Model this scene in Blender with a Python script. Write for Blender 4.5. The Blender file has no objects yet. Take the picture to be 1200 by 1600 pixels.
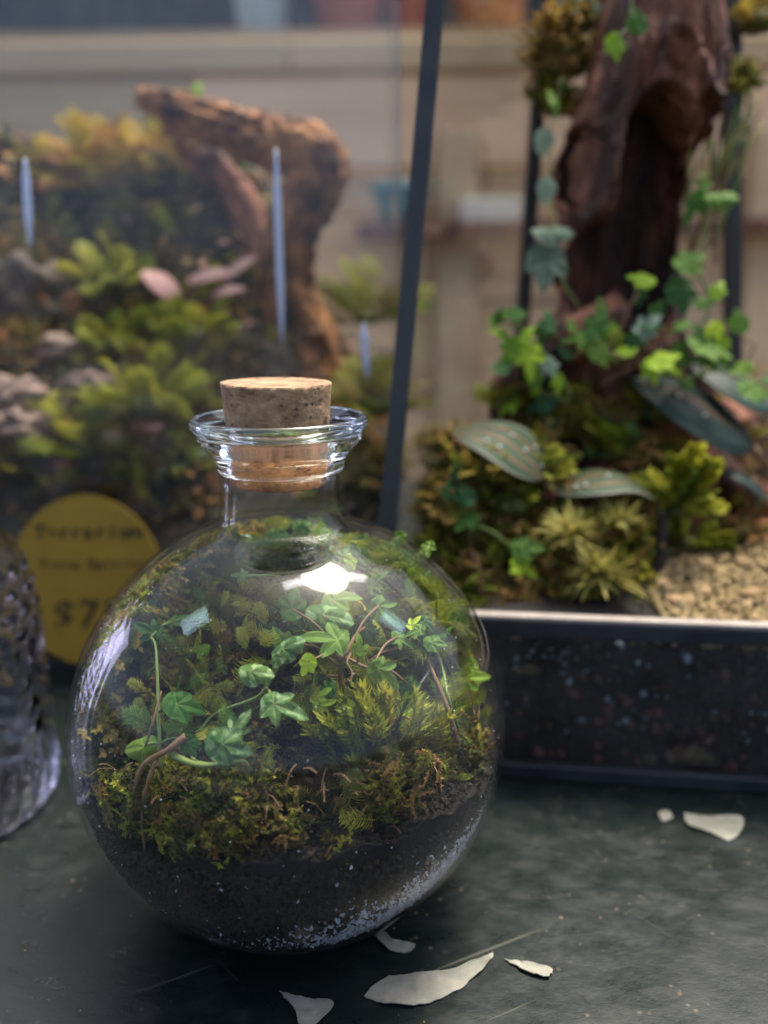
import bpy, bmesh, math, random
from math import sin, cos, pi, sqrt, radians, atan2, exp
from mathutils import Vector, Matrix, noise, Euler

random.seed(7)
scene = bpy.context.scene
COL = scene.collection

# ---------------------------------------------------------------- camera
PITCH, ROLL = radians(13.8), radians(-0.7)
CAM = Vector((.0335, -.289, .2135))
cam_d = bpy.data.cameras.new('camera')
cam = bpy.data.objects.new('camera', cam_d)
COL.objects.link(cam)
_F = Vector((0, cos(PITCH), -sin(PITCH)))
_R0 = Vector((1, 0, 0)); _U0 = _R0.cross(_F)
RT = _R0*cos(ROLL) + _U0*sin(ROLL)
UP = _U0*cos(ROLL) - _R0*sin(ROLL)
BK = -_F
m3 = Matrix((RT, UP, BK)).transposed()
cam.matrix_world = Matrix.Translation(CAM) @ m3.to_4x4()
cam_d.sensor_fit = 'VERTICAL'; cam_d.sensor_height = 32; cam_d.lens = 28
cam_d.clip_start = .01; cam_d.clip_end = 100
cam_d.dof.use_dof = True
cam_d.dof.focus_distance = .272
cam_d.dof.aperture_fstop = 4.3
scene.camera = cam

# ---------------------------------------------------------------- world, sun, exposure
SUN_DIR = Vector((.24, .27, .95)).normalized()          # towards the sun: behind the shelf, a little to the right
world = bpy.data.worlds.new('World'); scene.world = world; world.use_nodes = True
wn = world.node_tree; bg = wn.nodes['Background']
sky = wn.nodes.new('ShaderNodeTexSky'); sky.sky_type = 'NISHITA'; sky.sun_disc = False
sky.sun_elevation = math.asin(SUN_DIR.z); sky.sun_rotation = atan2(SUN_DIR.x, SUN_DIR.y)
sky.air_density = .32; sky.dust_density = 3.5; sky.ozone_density = .3
wn.links.new(sky.outputs[0], bg.inputs[0]); bg.inputs[1].default_value = .15
def sun():
    l = bpy.data.lights.new('sun', 'SUN'); l.energy = 1.7; l.angle = radians(19); l.color = (1, .90, .74)
    o = bpy.data.objects.new('sun', l); COL.objects.link(o)
    o.rotation_euler = SUN_DIR.to_track_quat('Z', 'Y').to_euler()
sun()
def area(name, pos, target, sx, sy, power, color, spin=0, down=False):
    l = bpy.data.lights.new(name, 'AREA'); l.shape = 'RECTANGLE'; l.size = sx; l.size_y = sy
    l.energy = power; l.color = color
    o = bpy.data.objects.new(name, l); COL.objects.link(o); o.location = pos
    q = (Vector(pos)-Vector(target)).to_track_quat('Z', 'Y')
    o.rotation_euler = Euler((0, 0, spin)) if down else (q.to_matrix() @ Matrix.Rotation(spin, 3, 'Z')).to_euler()
# the strip lamp and windows whose reflections lie on the bottle
area('strip_lamp', (.34, .30, 1.25), (.34, .30, 0), .85, .07, 1.6, (1, .98, .95), radians(32), True)
area('window_lamp', (-.75, -.08, 1.0), (0, 0, .07), .17, .24, .40, (.62, .92, 1.0))
area('window_lamp', (.95, .12, .95), (0, 0, .07), .13, .25, .32, (.6, .95, 1.0))
area('window_lamp', (-.85, .38, .16), (0, 0, .07), .22, .42, .9, (.66, .62, 1.0))
scene.view_settings.view_transform = 'Standard'
scene.view_settings.look = 'None'
scene.view_settings.exposure = 1.72
scene.view_settings.gamma = 1
cy = scene.cycles
scene.render.engine = 'CYCLES'
cy.use_denoising = True
cy.max_bounces = 14; cy.diffuse_bounces = 4; cy.glossy_bounces = 6
cy.transmission_bounces = 12; cy.transparent_max_bounces = 40
cy.caustics_refractive = True; cy.caustics_reflective = False
cy.sample_clamp_indirect = 4; cy.blur_glossy = .5

# ---------------------------------------------------------------- pixel rays (photograph pixels, 1200 x 1600) used once to read positions
def ray(px, py):
    return (_F*1400 + RT*(px-600) - UP*(py-800)).normalized()
def P(px, py, Y):
    d = ray(px, py); return CAM + d*((Y-CAM.y)/d.y)
def T(px, py, z=0):
    d = ray(px, py); return CAM + d*((z-CAM.z)/d.z)
SC = Vector((0, 0, .068)); SR = .075
def S(px, py, r=.068):
    d = ray(px, py); oc = CAM-SC; b = oc.dot(d); D = b*b-(oc.dot(oc)-r*r)
    return CAM + d*(-b-sqrt(max(D, 0)))
def pxm(p, n):            # n photograph pixels at point p, in metres
    return n/1400*(p-CAM).dot(_F)
# ---------------------------------------------------------------- objects
def empty(name, loc=(0, 0, 0)):
    o = bpy.data.objects.new(name, None); COL.objects.link(o); o.location = loc; o.empty_display_size = .01
    return o
def tag(o, label=None, cat=None, group=None, kind=None):
    if label: o['label'] = label
    if cat: o['category'] = cat
    if group: o['group'] = group
    if kind: o['kind'] = kind
    return o
def thing(name, label, cat, loc=(0, 0, 0), group=None):
    return tag(empty(name, loc), label, cat, group)
def par(o, root):
    o.parent = root
    o.matrix_parent_inverse = Matrix.Translation(-absloc(root))
def absloc(r):
    v = Vector(r.location)
    return v if r.parent is None else v
def mesh(name, vs, fs, mat, smooth=True, attr=None, attr2=None):
    me = bpy.data.meshes.new(name); me.from_pydata([tuple(v) for v in vs], [], fs); me.update()
    if smooth:
        me.polygons.foreach_set('use_smooth', [True]*len(me.polygons))
    for nm, a in (('vein', attr), ('tone', attr2)):
        if a:
            at = me.attributes.new(nm, 'FLOAT', 'POINT'); at.data.foreach_set('value', a)
    if mat: me.materials.append(mat)
    return me
def link(name, me, root=None, mw=None):
    o = bpy.data.objects.new(name, me); COL.objects.link(o)
    if mw is not None: o.matrix_world = mw
    if root is not None: par(o, root)
    return o
def obj(name, vs, fs, mat, root=None, smooth=True, attr=None, attr2=None):
    return link(name, mesh(name, vs, fs, mat, smooth, attr, attr2), root)

class MB:
    def __init__(s): s.v = []; s.f = []; s.a = []
    def add(s, vs, fs, a=0.0):
        n = len(s.v); s.v += [Vector(v) for v in vs]; s.f += [tuple(i+n for i in f) for f in fs]
        s.a += a if isinstance(a, list) else [a]*len(vs)
    def box(s, c, h, rot=None):
        vs = [Vector((x*h[0], y*h[1], z*h[2])) for x in (-1, 1) for y in (-1, 1) for z in (-1, 1)]
        if rot is not None: vs = [rot @ v for v in vs]
        s.add([v+Vector(c) for v in vs], [(0, 1, 3, 2), (4, 6, 7, 5), (0, 4, 5, 1), (2, 3, 7, 6), (0, 2, 6, 4), (1, 5, 7, 3)])
    def bar(s, a, b, w, d, side=None):
        a = Vector(a); b = Vector(b); t = (b-a).normalized()
        sd = Vector(side) if side else Vector((1, 0, 0)); n = t.cross(sd).normalized(); sd = n.cross(t).normalized()
        vs = [q + sd*(i*w/2) + n*(j*d/2) for q in (a, b) for i, j in ((-1, -1), (1, -1), (1, 1), (-1, 1))]
        s.add(vs, [(3, 2, 1, 0), (4, 5, 6, 7), (0, 1, 5, 4), (1, 2, 6, 5), (2, 3, 7, 6), (3, 0, 4, 7)])
    def tube(s, pts, rad, k=6, a=0.0, cap=True):
        pts = [Vector(p) for p in pts]; n = len(pts)
        if not isinstance(rad, (list, tuple)): rad = [rad]*n
        t0 = (pts[1]-pts[0]).normalized(); u = t0.orthogonal().normalized(); vs = []
        for i in range(n):
            t = (pts[min(i+1, n-1)]-pts[max(i-1, 0)]).normalized()
            u = (u - t*u.dot(t)).normalized(); w = t.cross(u)
            vs += [pts[i] + (u*cos(2*pi*j/k)+w*sin(2*pi*j/k))*rad[i] for j in range(k)]
        fs = [(i*k+j, i*k+(j+1) % k, (i+1)*k+(j+1) % k, (i+1)*k+j) for i in range(n-1) for j in range(k)]
        if cap: fs += [tuple(range(k-1, -1, -1)), tuple(range((n-1)*k, n*k))]
        s.add(vs, fs, a)
    def build(s, name, mat, root=None, smooth=False):
        return obj(name, s.v, s.f, mat, root, smooth, attr2=s.a)
def spline(pts, n):
    pts = [Vector(p) for p in pts]
    if len(pts) == 2: return [pts[0].lerp(pts[1], i/(n-1)) for i in range(n)]
    ex = [pts[0]*2-pts[1]]+pts+[pts[-1]*2-pts[-2]]; out = []
    for i in range(n):
        u = i/(n-1)*(len(pts)-1); k = min(int(u), len(pts)-2); t = u-k
        a, b, c, d = ex[k:k+4]
        out.append(.5*((2*b)+(c-a)*t+(2*a-5*b+4*c-d)*t*t+(3*b-a-3*c+d)*t**3))
    return out
def lerpl(l, n):
    r = []
    for i in range(n):
        u = i/(n-1)*(len(l)-1); k = min(int(u), len(l)-2); r.append(l[k]+(l[k+1]-l[k])*(u-k))
    return r
def fbm(p, s, o=4):
    return noise.fractal(Vector(p)*s, 1.0, 2.0, o)
def bevel(o, w, seg=2):
    m = o.modifiers.new('bevel', 'BEVEL'); m.width = w; m.segments = seg; m.limit_method = 'ANGLE'

# ---------------------------------------------------------------- materials
def newmat(name):
    m = bpy.data.materials.new(name); m.use_nodes = True
    nt = m.node_tree; nt.nodes.clear()
    return m, nt, nt.nodes, nt.links
def node(ns, t, **kw):
    n = ns.new(t)
    for k, v in kw.items():
        if k.startswith('_'): setattr(n, k[1:], v)
        else: n.inputs[k.replace('__', ' ')].default_value = v
    return n
def ramp(ns, lk, src, stops):
    r = ns.new('ShaderNodeValToRGB'); e = r.color_ramp.elements
    while len(e) > 1: e.remove(e[-1])
    for i, (p, c) in enumerate(stops):
        x = e[0] if i == 0 else e.new(p)
        x.position = p; x.color = (c[0], c[1], c[2], 1) if isinstance(c, (tuple, list)) else (c, c, c, 1)
    lk.new(src, r.inputs[0]); return r.outputs[0]
def mix(ns, lk, f, a, b):
    x = ns.new('ShaderNodeMix'); x.data_type = 'RGBA'
    for s, v in ((x.inputs[0], f), (x.inputs[6], a), (x.inputs[7], b)):
        if hasattr(v, 'links'): lk.new(v, s)
        else: s.default_value = v if not isinstance(v, tuple) else (*v, 1)
    return x.outputs[2]
def surf(name, stops, scale=8, rough=.6, bump=.3, bscale=None, detail=6, spec=.4, dist=.001, stretch=None, hue=0, voro=None, metal=0, rough2=None, coord='Object'):
    m, nt, ns, lk = newmat(name)
    tc = ns.new('ShaderNodeTexCoord'); src = tc.outputs[coord]
    if stretch:
        mp = ns.new('ShaderNodeMapping'); mp.inputs['Scale'].default_value = stretch
        lk.new(src, mp.inputs[0]); src = mp.outputs[0]
    n = node(ns, 'ShaderNodeTexNoise', Scale=scale, Detail=detail, Roughness=.65); lk.new(src, n.inputs['Vector'])
    c = ramp(ns, lk, n.outputs[0], stops)
    if voro:
        v = node(ns, 'ShaderNodeTexVoronoi', Scale=voro[0]); lk.new(src, v.inputs['Vector'])
        f = ramp(ns, lk, v.outputs[0], [(voro[1]*.6, 1.0), (voro[1], 0.0)])
        n3 = node(ns, 'ShaderNodeTexNoise', Scale=voro[0]*.22, Detail=2); lk.new(src, n3.inputs['Vector'])
        f2 = ramp(ns, lk, n3.outputs[0], [(.5, 0.0), (.6, 1.0)])
        mm = ns.new('ShaderNodeMath'); mm.operation = 'MULTIPLY'; lk.new(f, mm.inputs[0]); lk.new(f2, mm.inputs[1])
        c = mix(ns, lk, mm.outputs[0], c, voro[2])
    if hue:
        oi = ns.new('ShaderNodeObjectInfo'); h = node(ns, 'ShaderNodeHueSaturation')
        mr = node(ns, 'ShaderNodeMapRange'); mr.inputs[3].default_value = .5-hue; mr.inputs[4].default_value = .5+hue
        lk.new(oi.outputs['Random'], mr.inputs[0]); lk.new(mr.outputs[0], h.inputs[0])
        mr2 = node(ns, 'ShaderNodeMapRange'); mr2.inputs[3].default_value = 1.3; mr2.inputs[4].default_value = .7
        lk.new(oi.outputs['Random'], mr2.inputs[0]); lk.new(mr2.outputs[0], h.inputs[2])
        lk.new(c, h.inputs[4]); c = h.outputs[0]
    p = node(ns, 'ShaderNodeBsdfPrincipled', Roughness=rough, Metallic=metal); p.inputs['Specular IOR Level'].default_value = spec
    lk.new(c, p.inputs['Base Color'])
    if rough2 is not None:
        lk.new(ramp(ns, lk, n.outputs[0], [(.35, rough), (.65, rough2)]), p.inputs['Roughness'])
    if bump:
        n2 = node(ns, 'ShaderNodeTexNoise', Scale=bscale or scale*4, Detail=5); lk.new(src, n2.inputs['Vector'])
        b = node(ns, 'ShaderNodeBump', Strength=bump, Distance=dist); lk.new(n2.outputs[0], b.inputs['Height'])
        lk.new(b.outputs[0], p.inputs['Normal'])
    o = ns.new('ShaderNodeOutputMaterial'); lk.new(p.outputs[0], o.inputs[0])
    return m
def leafmat(name, a, b, vein=(.25, .34, .14), veinf=.7, tone=None, rough=.52, trans=.33, hue=.02, patch=None, scale=60):
    m, nt, ns, lk = newmat(name)
    tc = ns.new('ShaderNodeTexCoord')
    n = node(ns, 'ShaderNodeTexNoise', Scale=scale, Detail=4); lk.new(tc.outputs['Object'], n.inputs['Vector'])
    c = ramp(ns, lk, n.outputs[0], [(.35, a), (.65, b)])
    if patch:
        n4 = node(ns, 'ShaderNodeTexNoise', Scale=patch[0], Detail=3, Distortion=.6); lk.new(tc.outputs['Object'], n4.inputs['Vector'])
        c = mix(ns, lk, ramp(ns, lk, n4.outputs[0], [(.52, 0.0), (.58, 1.0)]), c, patch[1])
    av = ns.new('ShaderNodeAttribute'); av.attribute_name = 'vein'
    mu = ns.new('ShaderNodeMath'); mu.operation = 'MULTIPLY'; mu.inputs[1].default_value = veinf; lk.new(av.outputs['Fac'], mu.inputs[0])
    c = mix(ns, lk, mu.outputs[0], c, vein)
    if tone:
        at = ns.new('ShaderNodeAttribute'); at.attribute_name = 'tone'
        c = mix(ns, lk, at.outputs['Fac'], c, tone)
    oi = ns.new('ShaderNodeObjectInfo'); h = node(ns, 'ShaderNodeHueSaturation')
    mr = node(ns, 'ShaderNodeMapRange'); mr.inputs[3].default_value = .5-hue; mr.inputs[4].default_value = .5+hue
    lk.new(oi.outputs['Random'], mr.inputs[0]); lk.new(mr.outputs[0], h.inputs[0])
    mr2 = node(ns, 'ShaderNodeMapRange'); mr2.inputs[3].default_value = 1.35; mr2.inputs[4].default_value = .65
    lk.new(oi.outputs['Random'], mr2.inputs[0]); lk.new(mr2.outputs[0], h.inputs[2])
    lk.new(c, h.inputs[4]); c = h.outputs[0]
    p = node(ns, 'ShaderNodeBsdfPrincipled', Roughness=rough); lk.new(c, p.inputs['Base Color'])
    p.inputs['Specular IOR Level'].default_value = .2
    n2 = node(ns, 'ShaderNodeTexNoise', Scale=scale*4, Detail=3); lk.new(tc.outputs['Object'], n2.inputs['Vector'])
    bb = node(ns, 'ShaderNodeBump', Strength=.25, Distance=.0005); lk.new(n2.outputs[0], bb.inputs['Height']); lk.new(bb.outputs[0], p.inputs['Normal'])
    t = ns.new('ShaderNodeBsdfTranslucent'); lk.new(c, t.inputs[0])
    mx = ns.new('ShaderNodeMixShader'); mx.inputs[0].default_value = trans
    lk.new(p.outputs[0], mx.inputs[1]); lk.new(t.outputs[0], mx.inputs[2])
    o = ns.new('ShaderNodeOutputMaterial'); lk.new(mx.outputs[0], o.inputs[0])
    return m
def pane_glass(name, tint=(.97, .985, .98), dust=.03, rough=.01, ior=1.5, dscale=40, speck=True, droplets=False):
    """thin-walled glass: straight transmission plus Fresnel reflection, with a little dust on it"""
    m, nt, ns, lk = newmat(name)
    geo = ns.new('ShaderNodeNewGeometry')
    mr = node(ns, 'ShaderNodeMapRange'); mr.inputs[3].default_value = ior; mr.inputs[4].default_value = 1/ior
    lk.new(geo.outputs['Backfacing'], mr.inputs[0])
    fr = ns.new('ShaderNodeFresnel'); lk.new(mr.outputs[0], fr.inputs['IOR'])
    tr = ns.new('ShaderNodeBsdfTransparent'); tr.inputs[0].default_value = (*tint, 1)
    gl = node(ns, 'ShaderNodeBsdfGlossy', Roughness=rough)
    tc = ns.new('ShaderNodeTexCoord')
    nb = node(ns, 'ShaderNodeTexNoise', Scale=dscale*.5, Detail=2); lk.new(tc.outputs['Object'], nb.inputs['Vector'])
    b = node(ns, 'ShaderNodeBump', Strength=.2, Distance=.001); lk.new(nb.outputs[0], b.inputs['Height'])
    lk.new(b.outputs[0], gl.inputs['Normal']); lk.new(b.outputs[0], fr.inputs['Normal'])
    m1 = ns.new('ShaderNodeMixShader'); lk.new(fr.outputs[0], m1.inputs[0]); lk.new(tr.outputs[0], m1.inputs[1]); lk.new(gl.outputs[0], m1.inputs[2])
    df = node(ns, 'ShaderNodeBsdfDiffuse', Color=(.7, .7, .66, 1))
    n = node(ns, 'ShaderNodeTexNoise', Scale=dscale, Detail=6, Roughness=.7); lk.new(tc.outputs['Object'], n.inputs['Vector'])
    f = ramp(ns, lk, n.outputs[0], [(.4, 0.0), (.75, dust)])
    if speck:
        v = node(ns, 'ShaderNodeTexVoronoi', Scale=dscale*14); lk.new(tc.outputs['Object'], v.inputs['Vector'])
        s = ramp(ns, lk, v.outputs[0], [(.05, .35), (.12, 0.0)])
        n5 = node(ns, 'ShaderNodeTexNoise', Scale=dscale*1.3, Detail=3); lk.new(tc.outputs['Object'], n5.inputs['Vector'])
        s2 = ramp(ns, lk, n5.outputs[0], [(.52, 0.0), (.66, 1.0)])
        mm = ns.new('ShaderNodeMath'); mm.operation = 'MULTIPLY_ADD'; lk.new(s, mm.inputs[0]); lk.new(s2, mm.inputs[1]); lk.new(f, mm.inputs[2]); f = mm.outputs[0]
    m2 = ns.new('ShaderNodeMixShader'); lk.new(f, m2.inputs[0]); lk.new(m1.outputs[0], m2.inputs[1]); lk.new(df.outputs[0], m2.inputs[2])
    o = ns.new('ShaderNodeOutputMaterial'); lk.new(m2.outputs[0], o.inputs[0])
    return m
def solid_glass(name, col=(1, 1, 1), rough=.0, ior=1.48, bump=0, bscale=60):
    m, nt, ns, lk = newmat(name)
    g = node(ns, 'ShaderNodeBsdfGlass', Roughness=rough, IOR=ior, Color=(*col, 1))
    if bump:
        tc = ns.new('ShaderNodeTexCoord'); n = node(ns, 'ShaderNodeTexNoise', Scale=bscale, Detail=3); lk.new(tc.outputs['Object'], n.inputs['Vector'])
        b = node(ns, 'ShaderNodeBump', Strength=bump, Distance=.001); lk.new(n.outputs[0], b.inputs['Height']); lk.new(b.outputs[0], g.inputs['Normal'])
    o = ns.new('ShaderNodeOutputMaterial'); lk.new(g.outputs[0], o.inputs[0])
    return m

M = {}
M['soil'] = surf('dark_soil', [(.3, (.003, .0025, .002)), (.55, (.010, .007, .005)), (.75, (.028, .019, .012))], 260, .85, .8, 500, dist=.001)
M['crumb'] = surf('soil_crumb', [(.3, (.004, .003, .002)), (.7, (.034, .020, .011))], 300, .85, .5, 700)
M['grit'] = surf('pale_grit_glint', [(.3, (.30, .32, .33)), (.7, (.66, .68, .72))], 300, .6, .3, 700)
M['earth'] = surf('brown_earth', [(.3, (.010, .009, .006)), (.5, (.045, .034, .02)), (.7, (.12, .08, .05))], 40, .85, .8, 160, dist=.004)
M['fibre'] = surf('root_fibre', [(.3, (.10, .05, .02)), (.7, (.26, .15, .07))], 90, .7, .2)
M['stem'] = surf('green_stem', [(.3, (.10, .16, .03)), (.7, (.18, .24, .06))], 90, .5, .2)
M['brownstem'] = surf('brown_stem', [(.3, (.10, .05, .02)), (.7, (.22, .13, .06))], 90, .6, .3)
M['moss_dark'] = leafmat('dark_moss', (.022, .045, .008), (.07, .10, .018), hue=.03, scale=80, tone=(.10, .06, .02), trans=.3)
M['moss_green'] = leafmat('green_moss', (.12, .165, .014), (.26, .30, .028), hue=.03, scale=80, tone=(.22, .20, .03), trans=.35)
M['moss_lime'] = leafmat('lime_moss', (.22, .255, .016), (.40, .42, .045), hue=.025, scale=80, tone=(.30, .30, .04), trans=.35)
M['moss_gold'] = leafmat('golden_moss', (.30, .24, .02), (.52, .42, .06), hue=.025, scale=80, tone=(.28, .15, .04), trans=.35)
M['moss_olive'] = leafmat('olive_moss', (.09, .085, .014), (.20, .17, .03), hue=.03, scale=80, tone=(.16, .10, .03), trans=.3)
M['moss_rust'] = leafmat('rusty_moss', (.22, .11, .03), (.38, .20, .07), hue=.03, scale=80, tone=(.3, .22, .06), trans=.3)
M['straw'] = leafmat('straw_needles', (.38, .35, .08), (.52, .47, .14), hue=.02, scale=80, tone=(.25, .18, .05), trans=.3)
M['ivy'] = leafmat('ivy_green', (.04, .115, .014), (.095, .215, .028), vein=(.20, .32, .09), hue=.025, scale=150)
M['ivy_var'] = leafmat('ivy_variegated', (.04, .115, .022), (.08, .18, .038), vein=(.34, .42, .20), veinf=.6, patch=(2.6, (.22, .36, .15)), hue=.02, scale=20)
M['ivy_lime'] = leafmat('ivy_lime', (.20, .38, .015), (.30, .46, .03), vein=(.42, .5, .12), hue=.02, scale=150)
M['ivy_dark'] = leafmat('ivy_dark', (.015, .07, .018), (.035, .12, .03), vein=(.08, .16, .08), hue=.02, scale=150)
M['ivy_grey'] = leafmat('ivy_grey', (.16, .24, .16), (.28, .36, .26), vein=(.08, .16, .08), hue=.01, scale=150)
M['orchid'] = leafmat('jewel_leaf', (.010, .030, .015), (.028, .060, .030), vein=(.34, .09, .05), veinf=.85, tone=(.20, .19, .14), hue=.01, trans=.1, rough=.55)
M['orchid_dark'] = leafmat('jewel_leaf_dark', (.006, .022, .018), (.015, .04, .03), vein=(.30, .11, .06), veinf=.7, tone=(.02, .04, .03), hue=.01, trans=.05, rough=.5)
M['pink'] = leafmat('pink_leaf', (.36, .20, .17), (.50, .30, .26), vein=(.5, .36, .3), hue=.01, trans=.15)
M['wood_dark'] = surf('wet_driftwood', [(.34, (.012, .008, .006)), (.47, (.07, .027, .015)), (.57, (.24, .090, .048)), (.70, (.42, .20, .12))], 22, .7, 1.0, 90, stretch=(1.6, 1.6, .4), dist=.012)
M['wood_warm'] = surf('orange_driftwood', [(.36, (.012, .008, .005)), (.46, (.14, .055, .02)), (.56, (.36, .155, .05)), (.72, (.50, .27, .10))], 34, .8, 1.0, 110, stretch=(1.6, 1.6, .7), dist=.012)
M['cork'] = surf('cork', [(.28, (.07, .034, .015)), (.45, (.235, .145, .078)), (.6, (.33, .215, .12)), (.8, (.42, .30, .19))], 150, .85, .9, 420, dist=.0007, stretch=(1, 1, 1.3), voro=(330, .30, (.07, .038, .02)))
def paint_neck_light(m):  # paints light coming through the neck glass into the lower cork, as orange
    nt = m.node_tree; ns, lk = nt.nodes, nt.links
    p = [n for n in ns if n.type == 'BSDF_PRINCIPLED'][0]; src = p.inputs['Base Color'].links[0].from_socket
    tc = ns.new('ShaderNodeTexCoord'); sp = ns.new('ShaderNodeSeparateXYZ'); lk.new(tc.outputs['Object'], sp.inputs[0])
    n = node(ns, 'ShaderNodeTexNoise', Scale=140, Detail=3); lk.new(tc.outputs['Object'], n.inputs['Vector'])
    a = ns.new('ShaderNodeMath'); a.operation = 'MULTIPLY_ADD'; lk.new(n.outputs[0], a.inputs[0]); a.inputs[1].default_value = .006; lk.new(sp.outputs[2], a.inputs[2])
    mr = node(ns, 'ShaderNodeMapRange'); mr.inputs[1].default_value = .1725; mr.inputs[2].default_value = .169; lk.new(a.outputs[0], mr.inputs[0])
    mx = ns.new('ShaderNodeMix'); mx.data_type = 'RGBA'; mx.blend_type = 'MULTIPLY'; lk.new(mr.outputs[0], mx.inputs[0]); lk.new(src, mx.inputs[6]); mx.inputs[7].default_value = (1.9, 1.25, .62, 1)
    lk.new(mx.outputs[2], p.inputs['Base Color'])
paint_neck_light(M['cork'])
M['black'] = surf('black_metal', [(.3, (.008, .011, .012)), (.7, (.02, .026, .028))], 40, .32, .15, 300, spec=.5, dist=.0004, rough2=.5)
M['rim'] = surf('lit_rim', [(.3, (.22, .19, .165)), (.7, (.36, .32, .28))], 120, .7, .3, 300, dist=.0004)  # light on the black frame's top face, painted in as beige
M['tagm'] = surf('mustard_card', [(.3, (.24, .145, .010)), (.7, (.30, .19, .014))], 30, .55, .1, 400, dist=.0002)
M['ink'] = surf('dark_ink', [(.3, (.03, .024, .008)), (.7, (.045, .035, .012))], 200, .7, 0)
M['flake'] = surf('white_paint_flake', [(.3, (.12, .13, .105)), (.5, (.21, .21, .17)), (.7, (.28, .27, .22))], 70, .7, .8, 260, dist=.0008)
M['gravel'] = surf('beige_gravel', [(.3, (.22, .135, .06)), (.7, (.48, .33, .17))], 160, .8, .5, 400, hue=.02)
M['sky_speck'] = surf('dim_blue_sky_speck', [(.3, (.07, .09, .11)), (.7, (.24, .30, .36))], 300, .5, .3, 700)  # bluish colour for sky reflections painted onto grains in the tray
M['pebble'] = surf('rusty_pebble', [(.3, (.02, .010, .005)), (.7, (.08, .030, .012))], 100, .6, .3, 300, hue=.03)
M['stone_pink'] = surf('pinkish_stone', [(.3, (.12, .075, .06)), (.7, (.30, .21, .17))], 60, .7, .5, 200)
M['stone_grey'] = surf('grey_brown_stone', [(.3, (.03, .024, .02)), (.7, (.13, .095, .07))], 60, .8, .6, 200, dist=.003)
M['plank'] = surf('weathered_plank', [(.3, (.38, .26, .14)), (.5, (.46, .33, .19)), (.7, (.53, .39, .24))], 3, .8, .3, 20, stretch=(.5, 3, 3), hue=.012, dist=.004)
M['hedge'] = surf('dark_backdrop', [(.35, (.018, .026, .024)), (.65, (.05, .06, .052))], 4, .9, .5, 14, stretch=(3, 1, .5), dist=.02)
M['pot_blue'] = surf('pale_blue_glaze', [(.3, (.24, .33, .38)), (.7, (.32, .42, .46))], 8, .4, 0)
M['pot_red'] = surf('brick_red_clay', [(.3, (.22, .08, .055)), (.7, (.32, .13, .09))], 8, .7, .2)
M['pot_orange'] = surf('orange_clay', [(.3, (.34, .12, .05)), (.7, (.45, .2, .08))], 8, .7, .2)
M['teal'] = surf('teal_glaze', [(.3, (.06, .16, .16)), (.7, (.12, .24, .23))], 8, .5, 0)
M['white'] = surf('off_white_card', [(.3, (.5, .5, .42)), (.7, (.6, .6, .5))], 8, .7, 0)
M['paving'] = surf('paving', [(.3, (.10, .10, .09)), (.7, (.18, .17, .15))], 6, .9, .5, 30)
M['bottle'] = pane_glass('bottle_glass', (.98, .988, .985), .016, .035, 1.31, 45)
M['pane'] = pane_glass('pane_glass', (.985, .992, .988), .035, .03, 1.34, 14, False)
M['lip'] = solid_glass('bottle_neck_glass', (.97, .985, .98), 0, 1.48, .12, 70)
M['jar'] = solid_glass('lavender_pressed_glass', (.96, .955, .965), .02, 1.5, .2, 120)
M['strip'] = surf('pale_blue_reflection_streak', [(.3, (.36, .44, .60)), (.7, (.48, .56, .72))], 30, .15, 0, spec=.9)  # colour of the lamp reflections put on the tank glass as solid streaks
M['water'] = solid_glass('water_drop', (1, 1, 1), 0, 1.33)

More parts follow.
